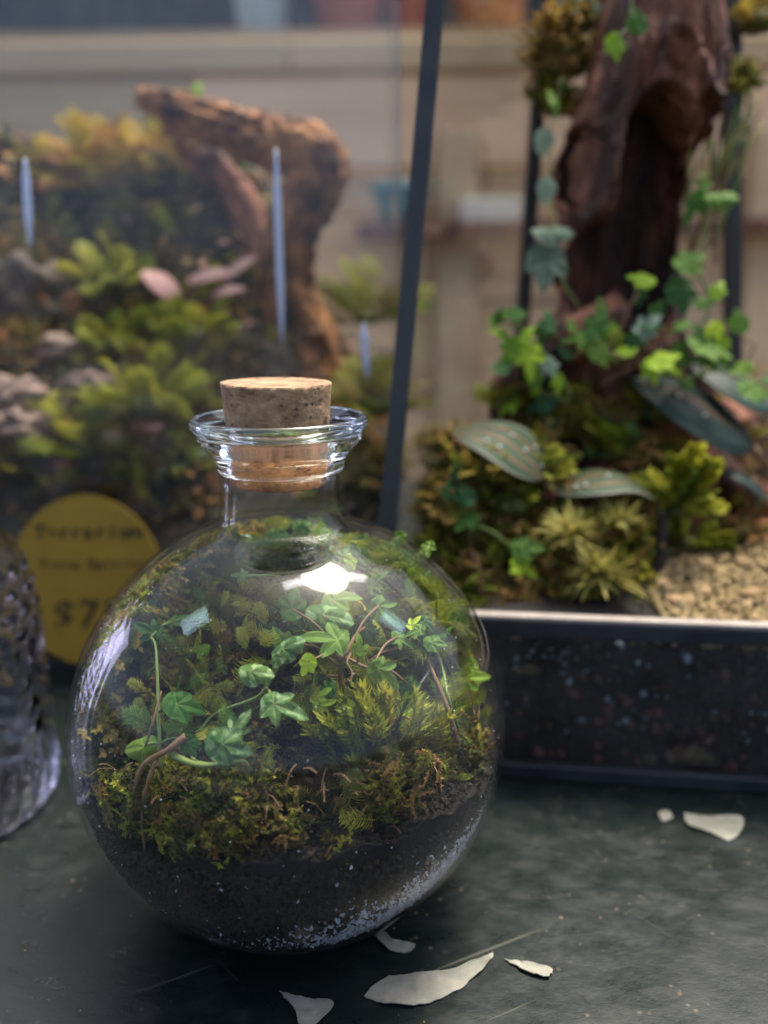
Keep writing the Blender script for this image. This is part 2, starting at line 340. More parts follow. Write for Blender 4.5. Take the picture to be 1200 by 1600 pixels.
# table: dark green paint, worn, scratched and dusty
def table_mat():
    m, nt, ns, lk = newmat('worn_dark_green_paint')
    tc = ns.new('ShaderNodeTexCoord'); O = tc.outputs['Object']
    n = node(ns, 'ShaderNodeTexNoise', Scale=14, Detail=8, Roughness=.7); lk.new(O, n.inputs['Vector'])
    c = ramp(ns, lk, n.outputs[0], [(.32, (.0045, .0085, .008)), (.52, (.0065, .0115, .0108)), (.74, (.012, .017, .0155))])
    mp = node(ns, 'ShaderNodeMapping'); mp.inputs['Scale'].default_value = (1, 1.7, 1); mp.inputs['Rotation'].default_value = (0, 0, .5); lk.new(O, mp.inputs[0])
    n2 = node(ns, 'ShaderNodeTexNoise', Scale=55, Detail=7, Roughness=.75); lk.new(mp.outputs[0], n2.inputs['Vector'])
    c = mix(ns, lk, ramp(ns, lk, n2.outputs[0], [(.50, 0.0), (.78, .12)]), c, (.10, .11, .095))
    v = node(ns, 'ShaderNodeTexVoronoi', Scale=210); lk.new(O, v.inputs['Vector'])
    n3 = node(ns, 'ShaderNodeTexNoise', Scale=30, Detail=3); lk.new(O, n3.inputs['Vector'])
    a = ramp(ns, lk, v.outputs[0], [(.10, 1.0), (.20, 0.0)]); b = ramp(ns, lk, n3.outputs[0], [(.52, 0.0), (.64, .6)])
    mm = ns.new('ShaderNodeMath'); mm.operation = 'MULTIPLY'; lk.new(a, mm.inputs[0]); lk.new(b, mm.inputs[1])
    c = mix(ns, lk, mm.outputs[0], c, (.17, .14, .10))
    # long thin scratches in two directions
    for rot, seed in ((-.45, 0.0), (.9, 3.0)):
        mp1 = node(ns, 'ShaderNodeMapping'); mp1.inputs['Rotation'].default_value = (0, 0, rot); lk.new(O, mp1.inputs[0])
        mp2 = node(ns, 'ShaderNodeMapping'); mp2.inputs['Scale'].default_value = (9, 230, 1); mp2.inputs['Location'].default_value = (seed, seed, 0); lk.new(mp1.outputs[0], mp2.inputs[0])
        w = node(ns, 'ShaderNodeTexNoise', Scale=1.0, Detail=2, Distortion=.3); lk.new(mp2.outputs[0], w.inputs['Vector'])
        sc = ramp(ns, lk, w.outputs[0], [(.70, 0.0), (.74, .3)])
        c = mix(ns, lk, sc, c, (.17, .17, .13))
    p = node(ns, 'ShaderNodeBsdfPrincipled'); lk.new(c, p.inputs['Base Color']); p.inputs['Specular IOR Level'].default_value = .32
    lk.new(ramp(ns, lk, n2.outputs[0], [(.35, .24), (.65, .46)]), p.inputs['Roughness'])
    bb = node(ns, 'ShaderNodeBump', Strength=.3, Distance=.0008); lk.new(n2.outputs[0], bb.inputs['Height']); lk.new(bb.outputs[0], p.inputs['Normal'])
    o = ns.new('ShaderNodeOutputMaterial'); lk.new(p.outputs[0], o.inputs[0]); return m
M['table'] = table_mat()

# ---------------------------------------------------------------- setting
g = MB(); g.box((0, 6, -.9), (30, 30, .02)); tag(g.build('ground', M['paving']), kind='structure')
g = MB(); g.box((0, .12, -.015), (.85, .62, .015)); tb = g.build('shelf_top', M['table']); tag(tb, kind='structure'); bevel(tb, .002)
# far dark backdrop wall
g = MB(); g.box((0, 3.6, .9), (6, .05, 1.8)); tag(g.build('back_wall', M['hedge']), kind='structure')

# timber wall of horizontal planks behind the shelf
YW = 1.45
wall = thing('timber_wall', 'wall of wide weathered tan horizontal planks behind the terrariums', 'wall', (0, YW+.03, -.88))
rows = [(62, 112, -.02), (116, 262, 0), (266, 336, .035), (342, 470, .0), (476, 610, .01), (616, 760, 0), (766, 920, .01)]
for (a, b, dy) in rows:
    z1 = P(600, a, YW).z; z0 = P(600, b, YW).z
    x0 = -3.1+random.uniform(-.5, .5)
    for k in range(3):
        x0 += 2.1
        mbp = MB(); mbp.box((x0, YW+.02+dy, (z0+z1)/2), (1.0485, .018, (z1-z0)/2))
        o = mbp.build('plank', M['plank'], wall); bevel(o, .006)
zb = P(600, 920, YW).z
k = 0
while zb > -.86:
    mbp = MB(); mbp.box((-.1, YW+.02, zb-.075), (2.3, .018, .072)); o = mbp.build('plank', M['plank'], wall); bevel(o, .006); zb -= .15
for px in (712, 1190):
    q = P(px, 300, YW); mbp = MB(); mbp.box((q.x, YW-.03, -.2), (.035, .02, .69)); o = mbp.build('post', M['plank'], wall); bevel(o, .006)

def lathe(prof, n=64, ctr=(0, 0, 0), f=None, close=False):
    vs = []; fs = []; c = Vector(ctr); m = len(prof)
    for i, (r, z) in enumerate(prof):
        for j in range(n):
            t = 2*pi*j/n; rr = r + (f(t, z, i) if f else 0)
            vs.append(c+Vector((rr*cos(t), rr*sin(t), z)))
    mm = m if close else m-1
    for i in range(mm):
        for j in range(n):
            a = i*n+j; b = i*n+(j+1) % n; i2 = (i+1) % m
            fs.append((a, b, i2*n+(j+1) % n, i2*n+j))
    if not close:
        for i, rev in ((0, True), (m-1, False)):
            idx = list(range(i*n, i*n+n)); fs.append(tuple(reversed(idx)) if rev else tuple(idx))
    return vs, fs

def pot(px, py, wpx, hpx, Y, mat, label, cat='pot', name='plant_pot'):
    q = P(px, py, Y); r = pxm(q, wpx)/2; h = pxm(q, hpx)
    zt = P(300, 62, YW).z
    base = P(px, py+hpx/2, Y)
    prof = [(r*.62, 0), (r*.66, h*.02), (r*.9, h*.72), (r*.93, h*.76), (r*1.05, h*.78), (r*1.05, h*.98), (r*1.0, h), (r*.9, h), (r*.86, h*.8), (r*.8, h*.7), (r*.75, h*.68)]
    vs, fs = lathe(prof, 40, base); o = obj(name, vs, fs, mat); tag(o, label, cat); return o
# things on a low bench behind the planks
bench = MB(); bz = P(300, 82, 1.75).z; bench.box((0, 1.75, bz-.015), (1.9, .16, .015))
for x in (-1.5, 0, 1.5): bench.box((x, 1.75, (bz-.03-.88)/2), (.04, .14, (bz-.03+.88)/2))
tag(bench.build('bench', M['plank']), 'plain timber bench carrying the coloured pots behind the plank wall', 'bench')
pot(412, 0, 105, 164, 1.75, M['pot_blue'], 'pale blue glazed pot left of the brick red pots')
pot(545, -10, 135, 184, 1.75, M['pot_red'], 'brick red clay pot standing next to the pale blue pot')
pot(640, -20, 90, 204, 1.78, M['pot_red'], 'narrower brick red pot partly hidden by the slanting black post')
pot(765, -10, 135, 184, 1.75, M['pot_orange'], 'orange red clay pot right of the slanting black post')
# ledge things seen between the posts
q = P(620, 315, 1.36)
sh = MB(); s0 = P(560, 352, 1.38); s1 = P(1300, 352, 1.38); sh.box(((s0.x+s1.x)/2, 1.37, s0.z-.012), ((s1.x-s0.x)/2, .06, .012))
tag(sh.build('wall_shelf', M['wood_dark']), 'narrow dark shelf board fixed to the tan plank wall', 'shelf')
o = pot(625, 318, 90, 56, 1.37, M['teal'], 'low teal glazed dish on the narrow wall shelf', 'dish', 'dish')
def whitebox(px, py, w, h, Y, mat, name, label, cat):
    q = P(px, py, Y); b = MB(); b.box(q, (pxm(q, w)/2, .03, pxm(q, h)/2)); o = b.build(name, mat); bevel(o, .004); tag(o, label, cat)
whitebox(765, 330, 95, 36, 1.37, M['white'], 'carton', 'small off white carton standing on the narrow wall shelf', 'carton')

# ---------------------------------------------------------------- leaf and moss shapes
def ivy_leaf(seed, lobes=((0, 1.08, .30), (.92, .74, .28), (-.92, .74, .28), (1.85, .50, .30), (-1.85, .50, .30)), fl=.36, curl=.25, droop=.2):
    rnd = random.Random(seed); nr, na = 10, 120
    L = [(a+rnd.uniform(-.08, .08), l*rnd.uniform(.88, 1.1), w) for a, l, w in lobes]
    vs = [Vector((0, 0, 0))]; vein = [1.0]; tone = [0.0]
    for i in range(1, nr+1):
        t = i/nr
        for j in range(na):
            th = -pi+2*pi*j/na
            r = fl*(1-.75*max(0, (abs(th)-2.4)/.74)) if abs(th) > 2.4 else fl
            for a, l, w in L:
                d = abs(th-a); r = max(r, fl+(l-fl)*max(0, 1-(d/(w*1.7)))**.85)
            r *= 1+.02*noise.noise(Vector((cos(th)*3, sin(th)*3, seed)))
            x = r*t*sin(th); y = r*t*cos(th)
            dv = min(abs(th-a)*t*r for a, l, w in L)
            vn = max(0, 1-dv/.032)*.85
            for a, l, w in L:
                if abs(th-a) < w*1.3:
                    sx_ = t*r*cos(th-a); dx_ = abs(t*r*sin(th-a)); q_ = ((sx_-dx_*.9)/.15) % 1
                    vn = max(vn, .38*max(0, 1-abs(q_-.5)/.16)*(1 if dx_ < .25 else 0))
            z = -curl*abs(x)**1.6 + .075*(dv/.16 if dv < .16 else 1) + .02*sin(min(1, t)*pi*3+th*2)*t - droop*max(0, y)**2 + .05*noise.noise(Vector((x*2.5, y*2.5, seed*1.7)))
            vs.append(Vector((x, y, z))); vein.append(vn*(.9 if t < .95 else .4)); tone.append(0.0)
    fs = [(0, 1+j, 1+(j+1) % na) for j in range(na)]
    for i in range(nr-1):
        for j in range(na):
            a = 1+i*na+j; b = 1+i*na+(j+1) % na; fs.append((a, a+na, b+na, b))
    return vs, [tuple(reversed(f)) for f in fs], vein, tone
LEAF = {}
def leaf_mesh(kind, mat):
    key = (kind, mat)
    if key not in LEAF:
        sp = {0: dict(seed=1), 1: dict(seed=2, fl=.38, curl=.5), 2: dict(seed=3, fl=.5, curl=.15, droop=.5), 3: dict(seed=4, fl=.52, curl=.3),
              4: dict(seed=5, fl=.34, curl=.2, lobes=((0, 1.15, .30), (1.0, .72, .32), (-1.0, .72, .32), (2.1, .5, .35), (-2.1, .5, .35))),
              5: dict(seed=6, fl=.55, curl=.9, droop=.3, lobes=((0, .9, .5), (1.1, .6, .5), (-1.1, .6, .5)))}[kind]
        v, f, a, t = ivy_leaf(**sp); LEAF[key] = mesh('leaf', v, f, M[mat], True, a, t)
    return LEAF[key]
def orient(dirn, nrm):
    y = Vector(dirn).normalized(); z = Vector(nrm); z = (z-y*z.dot(y)).normalized(); x = y.cross(z)
    return Matrix((x, y, z)).transposed()
def imgdir(a): return RT*cos(radians(a)) + UP*sin(radians(a))
def put_leaf(root, pos, size, ang, mat='ivy', kind=None, tilt=None, name='leaf', node_pt=None, nrm=None):
    """leaf centred near pos, tip towards image angle ang, facing camera and sky with a tilt"""
    if kind is None: kind = random.choice((0, 1, 2, 3, 4))
    d = imgdir(ang) + BK*random.uniform(-.25, .25)
    n = BK*.8 + Vector((0, 0, .75)) + Vector([random.uniform(-.35, .35) for _ in range(3)])
    if nrm: n = Vector(nrm)
    R3 = orient(d, n); s = size*.62
    base = Vector(pos) - (R3 @ Vector((0, .3, 0)))*s
    me_ = leaf_mesh(kind, mat); vv_ = list(me_.vertices)[::7]
    if (Vector(pos)-SC).length < .0735 and base.z > .02:
        for _ in range(12):
            far = max((base + (R3 @ v.co)*s for v in vv_), key=lambda q: (q-SC).length); ex = (far-SC).length-.0718
            if ex <= 0: break
            base = base - (far-SC).normalized()*(ex+.0003)
    mw = Matrix.Translation(base) @ R3.to_4x4() @ Matrix.Scale(s, 4)
    o = link(name, me_, root, mw)
    return o, base
def petiole(mb, a, b, r=.0004, sag=.3):
    a = Vector(a); b = Vector(b); mid = (a+b)/2 + Vector((0, 0, (a-b).length*sag*.4))
    mb.tube(spline([a, mid, b], 7), r, 5)

def blade(mb, base, d, L, w, up, bend=.3, tone=0.0, seg=2):
    d = Vector(d).normalized(); s = d.cross(up)
    if s.length < 1e-4: s = d.orthogonal()
    s.normalize(); vs = []
    for i in range(seg+1):
        t = i/seg; c = base + d*L*t - Vector(up)*bend*L*t*t
        ww = w*(1-.0*t)*(.5+.9*sin(pi*min(.95, .15+t*.8)))*.6
        if i == seg: vs.append(c)
        else: vs += [c-s*ww, c+s*ww]
    fs = []
    for i in range(seg-1): fs.append((2*i, 2*i+1, 2*i+3, 2*i+2))
    fs.append((2*(seg-1), 2*(seg-1)+1, 2*seg)); mb.add(vs, fs, tone)
def shoot_mesh(kind, seed, mat):
    rnd = random.Random(seed*13+len(kind)); mb = MB()
    if kind == 'spiky':        # upright bottle-brush moss shoot, +Z, height 1
        c = [Vector((0, 0, 0)), Vector((rnd.uniform(-.1, .1), rnd.uniform(-.1, .1), .5)), Vector((rnd.uniform(-.3, .3), rnd.uniform(-.3, .3), 1))]
        cp = spline(c, 9); mb.tube(cp, [.025]*9, 4, .6)
        for i in range(46):
            t = .12+.88*i/45; k = t*8; b = cp[int(k)].lerp(cp[min(8, int(k)+1)], k-int(k)); a = i*2.4
            L = .30*(1-.35*t)*rnd.uniform(.8, 1.2)
            d = Vector((cos(a), sin(a), .55+.9*t))
            blade(mb, b, d, L, .035, Vector((0, 0, 1)), -.25, max(0, .7-t)*rnd.random())
    elif kind == 'frond':      # feathery pinnate frond lying along +Z bending over
        n = 15; bx = rnd.uniform(.2, .5); sx = rnd.uniform(-.2, .2)
        cp = [Vector((sx*t*t, bx*t*t*.9, t*(1-.25*t))) for t in [i/n for i in range(n+1)]]
        mb.tube(cp, [.018*(1-.7*i/n) for i in range(n+1)], 4, .5)
        for i in range(1, n+1):
            t = i/n; tg = (cp[i]-cp[i-1]).normalized(); side = tg.cross(Vector((0, 1, .2))).normalized()
            L = .33*sin(pi*min(1, .18+t*.82))**.7*rnd.uniform(.5, 1.2)+.03
            for s in (-1, 1):
                d = side*s+tg*.75+Vector((0, rnd.uniform(-.2, .2), 0))
                blade(mb, cp[i], d, L, .017, tg.cross(side)*1.0, .25, rnd.random()*.5*(1-t))
                if i % 2: blade(mb, cp[i]+(side*s)*L*.3, d+tg*.5, L*.5, .018, tg.cross(side), .2, rnd.random()*.4)
    elif kind == 'star':       # burst of long needles
        for i in range(34):
            a = rnd.uniform(0, 2*pi); e = rnd.uniform(-.25, 1.2)
            d = Vector((cos(a)*cos(e), sin(a)*cos(e), sin(e))); blade(mb, Vector((0, 0, 0)), d, rnd.uniform(.6, 1.0), .042, Vector((0, 0, 1)), rnd.uniform(0, .35), rnd.random()*.4, 4)
    elif kind == 'fluffy':     # irregular branching moss strand
        for s in range(5):
            a = rnd.uniform(0, 2*pi); e = rnd.uniform(.3, 1.4); d = Vector((cos(a)*cos(e), sin(a)*cos(e), sin(e)))
            p = Vector((0, 0, 0)); st = .09
            for i in range(10):
                d = (d+Vector([rnd.uniform(-.3, .3) for _ in range(3)])).normalized(); p2 = p+d*st
                for q in range(4):
                    v = Vector([rnd.uniform(-1, 1) for _ in range(3)]); blade(mb, p2, v+d*.6, rnd.uniform(.08, .17), .05, Vector((0, 0, 1)), .2, rnd.random()*.8)
                blade(mb, p, d, st*1.3, .03, Vector((0, 1, .1)), 0, .6); p = p2
    elif kind == 'parsley':    # curly lobed frond (bright clubmoss)
        n = 12; cp = [Vector((rnd.uniform(-.03, .03)+.15*t*t, .25*t*t, t)) for t in [i/n for i in range(n+1)]]
        mb.tube(cp, .02, 4, .4)
        for i in range(2, n+1):
            for s in (-1, 1):
                L = .30*(1-.5*i/n)*rnd.uniform(.8, 1.2); d = Vector((s, rnd.uniform(-.5, .5), .6)); b = cp[i]
                for q in range(5):
                    c = b+d.normalized()*L*q/4
                    for r_ in range(2): blade(mb, c, Vector((rnd.uniform(-1, 1)+s*.3, rnd.uniform(-.8, .8), rnd.uniform(.0, 1))), .11, .09, Vector((0, -1, .3)), .3, rnd.random()*.3)
    return mesh('shoot', mb.v, mb.f, M[mat], False, None, mb.a)
SHOOT = {}
def shoot(kind, mat, var):
    k = (kind, mat, var)
    if k not in SHOOT: SHOOT[k] = shoot_mesh(kind, var+1, mat)
    return SHOOT[k]
def lump(rx, ry, rz, seed, n=20, amp=.25, sc=2.5, flat=.35):
    vs = []; fs = []; m = n//2
    for i in range(m+1):
        ph = pi*i/m
        for j in range(n):
            th = 2*pi*j/n; d = Vector((sin(ph)*cos(th), sin(ph)*sin(th), cos(ph)))
            r = 1+amp*noise.fractal(d*sc+Vector((seed*3.1, seed, 0)), 1, 2, 4)
            p = d*r; z = p.z*rz; z = z if z > -rz*flat else -rz*flat
            vs.append(Vector((p.x*rx, p.y*ry, z)))
    for i in range(m):
        for j in range(n): fs.append((i*n+j, (i+1)*n+j, (i+1)*n+(j+1) % n, i*n+(j+1) % n))
    return vs, fs
NCL = [0]
def clump(ctr, r, kind, mat, n, size, label, cat='moss', name='moss_clump', base='moss_dark', flat=.55, lean=.5, squash=.7, front=True, mats=None, keep=None, part='shoot', cush=1.0):
    """a moss cushion with separate shoots standing on it"""
    NCL[0] += 1; ctr = Vector(ctr); rnd = random.Random(NCL[0]*31)
    root = thing(name, label, cat, ctr - Vector((0, 0, r*squash*.5)))
    vs, fs = lump(r*.8, r*.8, r*squash*.8, NCL[0], 22, .35)
    obj('cushion', [ctr+v*cush for v in vs], fs, M[base], root, True, [0.0]*len(vs), [rnd.random()*.3 for _ in vs])
    c = 0; tries = 0
    while c < n and tries < n*20:
        tries += 1
        a = rnd.uniform(0, 2*pi); z = rnd.uniform(-.25, 1); s = sqrt(max(0, 1-z*z))
        d = Vector((s*cos(a), s*sin(a), z))
        if front and d.y > .45: continue
        p = ctr + Vector((d.x*r*.72, d.y*r*.72, d.z*r*squash*.72))
        if keep and not (keep(p + d*size*.9) and keep(p + (d*lean+Vector((0, 0, 1-lean*.5))).normalized()*size)): continue
        ax = (d*lean + Vector((0, 0, 1-lean*.5)) + Vector([rnd.uniform(-.3, .3) for _ in range(3)])).normalized()
        q = ax.to_track_quat('Z', 'Y').to_matrix() @ Matrix.Rotation(rnd.uniform(-1, 1)+pi, 3, 'Z')
        sz = size*rnd.uniform(.65, 1.15)
        me = shoot(kind, rnd.choice(mats) if mats else mat, rnd.randrange(4))
        link(part, me, root, Matrix.Translation(p) @ q.to_4x4() @ Matrix.Scale(sz, 4)); c += 1
    return root

def carpet(name, label, kind, mats, count, f, place, seed=1, kindtag='stuff', cat='moss'):
    """hundreds of small shoots over a surface, joined"""
    rnd = random.Random(seed)
    for mt, share in mats:
        m_ = MB(); src = [shoot(kind, mt, v) for v in range(4)]
        data = [([v.co.copy() for v in me.vertices], [tuple(p.vertices) for p in me.polygons], [a.value for a in me.attributes['tone'].data]) for me in src]
        for _ in range(int(count*share)):
            p, sz, ax = place(rnd)
            if p is None: continue
            R3 = ax.to_track_quat('Z', 'Y').to_matrix() @ Matrix.Rotation(rnd.uniform(0, 6.28), 3, 'Z'); R3 = R3*sz
            v, fs_, tn = data[rnd.randrange(4)]
            w = [R3 @ c+p for c in v]
            if f: w = [SC+(q-SC).normalized()*min((q-SC).length, .0718) for q in w]
            m_.add(w, fs_, list(tn))
        if m_.v: tag(m_.build(name, M[mt]), label.replace('COLOUR', {'moss_olive': 'olive', 'moss_green': 'green', 'moss_lime': 'yellow green', 'moss_rust': 'rusty brown', 'moss_dark': 'dark green', 'moss_gold': 'golden', 'ivy': 'leaf green'}[mt]), cat, kind='stuff')
# ================================================================ THE BOTTLE
bott = thing('glass_bottle', 'round clear glass bottle with a flared lip, holding soil, moss and ivy', 'bottle', (0, 0, 0))
def arc_profile(R, z0, z1, n, c=.068):
    out = []
    a0 = math.acos((z0-c)/R); a1 = math.acos((z1-c)/R)
    for i in range(n):
        a = a0+(a1-a0)*i/(n-1); out.append((R*sin(a), c+R*cos(a)))
    return out
outer = [(.004, .0016), (.020, .0012), (.0265, .0004), (.0295, .0001), (.0318, .0006)] + arc_profile(.075, .0022, .1385, 52) + [(.0233, .1396), (.0219, .1409), (.0211, .1430), (.0206, .1470), (.0204, .1520), (.0204, .1572)] 
inner = [(.0176, .1572), (.0176, .1500), (.0181, .1450), (.0194, .1410), (.0220, .1386)] + arc_profile(.0732, .1368, .0075, 52) + [(.034, .0058), (.025, .0052), (.004, .0050)]
wob = lambda t, z, i: .00022*noise.noise(Vector((cos(t)*1.5, sin(t)*1.5, z*30)))
vs, fs = lathe(outer+inner, 128, f=wob, close=True)
b = obj('body', vs, fs, M['bottle'], bott)
neck = [(.0203, .1574), (.0207, .1582), (.0207, .1592), (.0212, .1612), (.0226, .1634), (.0244, .1650), (.0258, .1664), (.0265, .1680), (.0266, .1692), (.0270, .1702), (.0281, .1712), (.0288, .1726), (.02875, .1739), (.0281, .1748), (.0272, .1750),
        (.0258, .1742), (.0238, .1730), (.0215, .1718), (.0192, .1708), (.0178, .1694), (.0174, .1670), (.0174, .1600), (.0176, .1577)]
def refine(pf, k=3):
    v = spline([Vector((r, z, 0)) for r, z in pf+[pf[0]]], (len(pf))*k+1)[:-1]; return [(p.x, p.y) for p in v]
vs, fs = lathe(refine(neck), 128, f=lambda t, z, i: .00014*noise.noise(Vector((cos(t)*2, sin(t)*2, z*60))), close=True)
obj('lip', vs, fs, M['lip'], bott)

vs, fs = lathe(refine([(.0285, .0004), (.0300, .0002), (.0318, .0009), (.0325, .0024), (.0310, .0036), (.0290, .0030), (.0280, .0015)]), 96, close=True); obj('base_ring', vs, fs, M['lip'], bott)
# cork
def cork():
    prof = []; n = 40
    ctr = Vector((-.0006, 0, 0))
    for i in range(n+1):
        z = .1528+(.1858-.1528)*i/n; r = .01505+(.0178-.01505)*i/n
        prof.append((r, z))
    prof = [(r, .1528) for r in (.002, .006, .010, .0135)]+prof+[(r, .1858) for r in (.0165, .013, .009, .005, .0015)]
    vs = []; fs = []; N = 120
    for i, (r, z) in enumerate(prof):
        for j in range(N):
            t = 2*pi*j/N; x, y = r*cos(t), r*sin(t)
            nn = noise.fractal(Vector((x, y, z))*260, 1, 2, 3); pit = max(0, noise.noise(Vector((x, y, z))*480)-.42)*.0035
            edge = exp(-((z-.1858)/.0006)**2)*max(0, noise.noise(Vector((x, y, 0))*500))*.0016 if r > .0172 else 0
            rr = r+(nn*.00016-pit-edge if r > .0135 else 0)
            zz = z+(nn*.00018-(pit*.7) if z > .1857 and r < .0175 else 0)
            zz += .0006*(x/.0178)*(-.6)      # pushed in slightly crooked
            vs.append(ctr+Vector((rr*cos(t), rr*sin(t), zz)))
    for i in range(len(prof)-1):
        for j in range(N): fs.append((i*N+j, i*N+(j+1) % N, (i+1)*N+(j+1) % N, (i+1)*N+j))
    fs.append(tuple(range(N-1, -1, -1))); k = (len(prof)-1)*N; fs.append(tuple(range(k, k+N)))
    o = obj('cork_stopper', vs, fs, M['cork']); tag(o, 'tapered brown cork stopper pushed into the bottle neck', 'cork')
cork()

# soil inside
RI = .0726
def soil_h(x, y):
    h = .047 + .010*max(0, -y/.07)**2 + .007*exp(-((x+.01)**2+(y+.045)**2)/.0009) - .004*exp(-((x-.0)**2+(y+.005)**2)/.0002) + .012*max(0, y/.07) + .011*x/.07
    return h + .0050*noise.fractal(Vector((x, y, .3))*55, 1, 2, 4) + .0016*noise.fractal(Vector((x, y, .7))*260, 1, 2, 3)
def soil():
    vs = []; fs = []; N = 260; nr = 90; ns = 40
    c = .068
    def rim(t):
        z = .05
        for _ in range(6):
            r = sqrt(RI*RI-(z-c)**2)-.0002; z = soil_h(r*cos(t), r*sin(t))
        return r, z
    R_ = [rim(2*pi*j/N) for j in range(N)]
    for i in range(1, nr+1):
        for j in range(N):
            t = 2*pi*j/N; r = R_[j][0]*i/nr; x, y = r*cos(t), r*sin(t); vs.append(Vector((x, y, soil_h(x, y) if i < nr else R_[j][1])))
    for i in range(1, ns+1):
        for j in range(N):
            t = 2*pi*j/N; z = R_[j][1]+(.0066-R_[j][1])*i/ns; r = sqrt(max(1e-6, RI*RI-(z-c)**2))
            r -= .0008+.0012*max(0, noise.noise(Vector((r*cos(t), r*sin(t), z))*330)+.1)
            vs.append(Vector((r*cos(t), r*sin(t), z)))
    M_ = nr+ns
    for i in range(M_-1):
        for j in range(N): fs.append((i*N+j, (i+1)*N+j, (i+1)*N+(j+1) % N, i*N+(j+1) % N))
    fs.append(tuple(range(N))); fs.append(tuple(reversed(range((M_-1)*N, M_*N))))
    return obj('soil', vs, fs, M['soil'])
tag(soil(), 'dark crumbly soil filling the lower third of the round bottle', 'soil', kind='stuff')
ICO = [Vector(v).normalized() for v in ((0, 0, 1), (.9, 0, .3), (.2, .9, .3), (-.8, .5, .3), (-.7, -.6, .3), (.3, -.9, .3), (0, 0, -.8))]
ICOF = [(0, 1, 2), (0, 2, 3), (0, 3, 4), (0, 4, 5), (0, 5, 1), (6, 2, 1), (6, 3, 2), (6, 4, 3), (6, 5, 4), (6, 1, 5)]
def grain(mb, p, s, rnd, flat=1.0):
    R3 = Euler([rnd.uniform(0, 6) for _ in range(3)]).to_matrix(); k = [rnd.uniform(.6, 1.3) for _ in range(7)]
    mb.add([Vector(p)+(R3 @ (v*k[i]))*s for i, v in enumerate(ICO)], ICOF)
def grains():
    rnd = random.Random(5); a = MB(); g_ = MB()
    for _ in range(9500):           # crumbs on the top surface
        r = .072*sqrt(rnd.random()); t = rnd.uniform(0, 2*pi); x, y = r*cos(t), r*sin(t); z = soil_h(x, y)
        if x*x+y*y+(z-.068)**2 > .0712**2: continue
        grain(a, (x, y, z+rnd.uniform(-.0004, .0008)), rnd.choice((.0004, .0007, .0011, .0014)), rnd)
    for _ in range(17000):           # crumbs, pale grit and reflection grains pressed against the wall
        z = rnd.uniform(.008, .056); r = sqrt(RI*RI-(z-.068)**2)-.0004; t = rnd.uniform(0, 2*pi)
        if sin(t) > .3: continue
        p = (r*cos(t), r*sin(t), z); f = fbm(p, 45)
        low = max(0, (.035+.022*max(0, cos(t))-z)/.026)  # grains crowd at the lower right to paint in a pale reflection
        if rnd.random() < .012+2.0*low*max(.15, .35+cos(t)*.75)*(1 if z < .052 else 0) and f > -.3: grain(g_, p, rnd.choice((.0003, .0005, .0007, .0010)), rnd)
        else: grain(a, p, rnd.uniform(.0005, .0013), rnd)
    tag(a.build('soil_crumbs', M['crumb']), 'dark brown soil crumbs scattered over the soil in the round bottle', 'soil', kind='stuff')
    tag(g_.build('pale_grit_glint', M['grit']), 'pale grey grit and a reflection built from grains on the lower bottle wall', 'grit', kind='stuff')
grains()
inb = lambda p: (p-SC).length < .0715 and p.z > .02
# moss inside the bottle
def onsoil(px, py, r):
    p = S(px, py, r); return p
def bclump(px, py, r, rad, kind, mat, n, size, label, **k):
    p = S(px, py, r); k.setdefault('cush', .7); return clump(p, rad, kind, mat, n, size, label, keep=inb, **k)
bclump(650, 1185, .050, .011, 'spiky', 'moss_lime', 40, .020, 'bright spiky green moss tuft at the right inside the bottle', mats=['moss_lime', 'moss_green'])
bclump(600, 1175, .061, .009, 'spiky', 'moss_lime', 30, .015, 'front row of bright spiky moss shoots near the right of the bottle', mats=['moss_lime', 'moss_lime', 'moss_green'])
bclump(580, 1215, .052, .009, 'spiky', 'moss_green', 30, .015, 'smaller spiky moss tuft between the bright tuft and the dark hollow', mats=['moss_olive', 'moss_green', 'moss_dark'])
bclump(700, 1130, .050, .009, 'frond', 'moss_lime', 20, .024, 'tall feathery lime moss by the right wall of the bottle')
bclump(500, 1150, .052, .006, 'spiky', 'moss_green', 7, .011, 'single upright fern like moss spikes right of the white veined ivy leaf')
bclump(235, 1260, .060, .015, 'fluffy', 'moss_olive', 34, .011, 'olive green moss heap at the lower left inside the bottle', mats=['moss_olive', 'moss_lime', 'moss_green', 'moss_dark'])
bclump(315, 1310, .063, .009, 'fluffy', 'moss_green', 20, .009, 'small green moss patch low against the front of the bottle', mats=['moss_green', 'moss_lime', 'moss_olive'])
bclump(440, 1290, .064, .005, 'fluffy', 'moss_green', 8, .007, 'tiny straw green moss wisps at the front centre of the bottle soil', mats=['moss_green', 'moss_olive', 'moss_dark'])
bclump(165, 1225, .064, .006, 'fluffy', 'moss_lime', 8, .007, 'little lime moss scrap at the far left edge of the bottle soil')
bclump(420, 1170, .034, .017, 'fluffy', 'moss_dark', 34, .012, 'dark moss mass in the middle of the bottle behind the variegated leaves', base='soil', mats=['moss_dark', 'moss_dark', 'moss_olive'])
bclump(430, 1040, .022, .016, 'fluffy', 'moss_dark', 36, .014, 'brown rooty moss column rising behind the ivy in the bottle', base='soil', squash=1.3, mats=['moss_dark', 'moss_olive', 'moss_dark', 'moss_rust'])
bclump(580, 1090, .025, .020, 'fluffy', 'moss_green', 44, .014, 'deep green moss bank under the ivy crown in the bottle', mats=['moss_green', 'moss_dark', 'moss_dark'])
bclump(330, 1060, .006, .016, 'fluffy', 'moss_olive', 34, .014, 'golden olive moss bank at the back left of the bottle', mats=['moss_gold', 'moss_olive', 'moss_olive'])
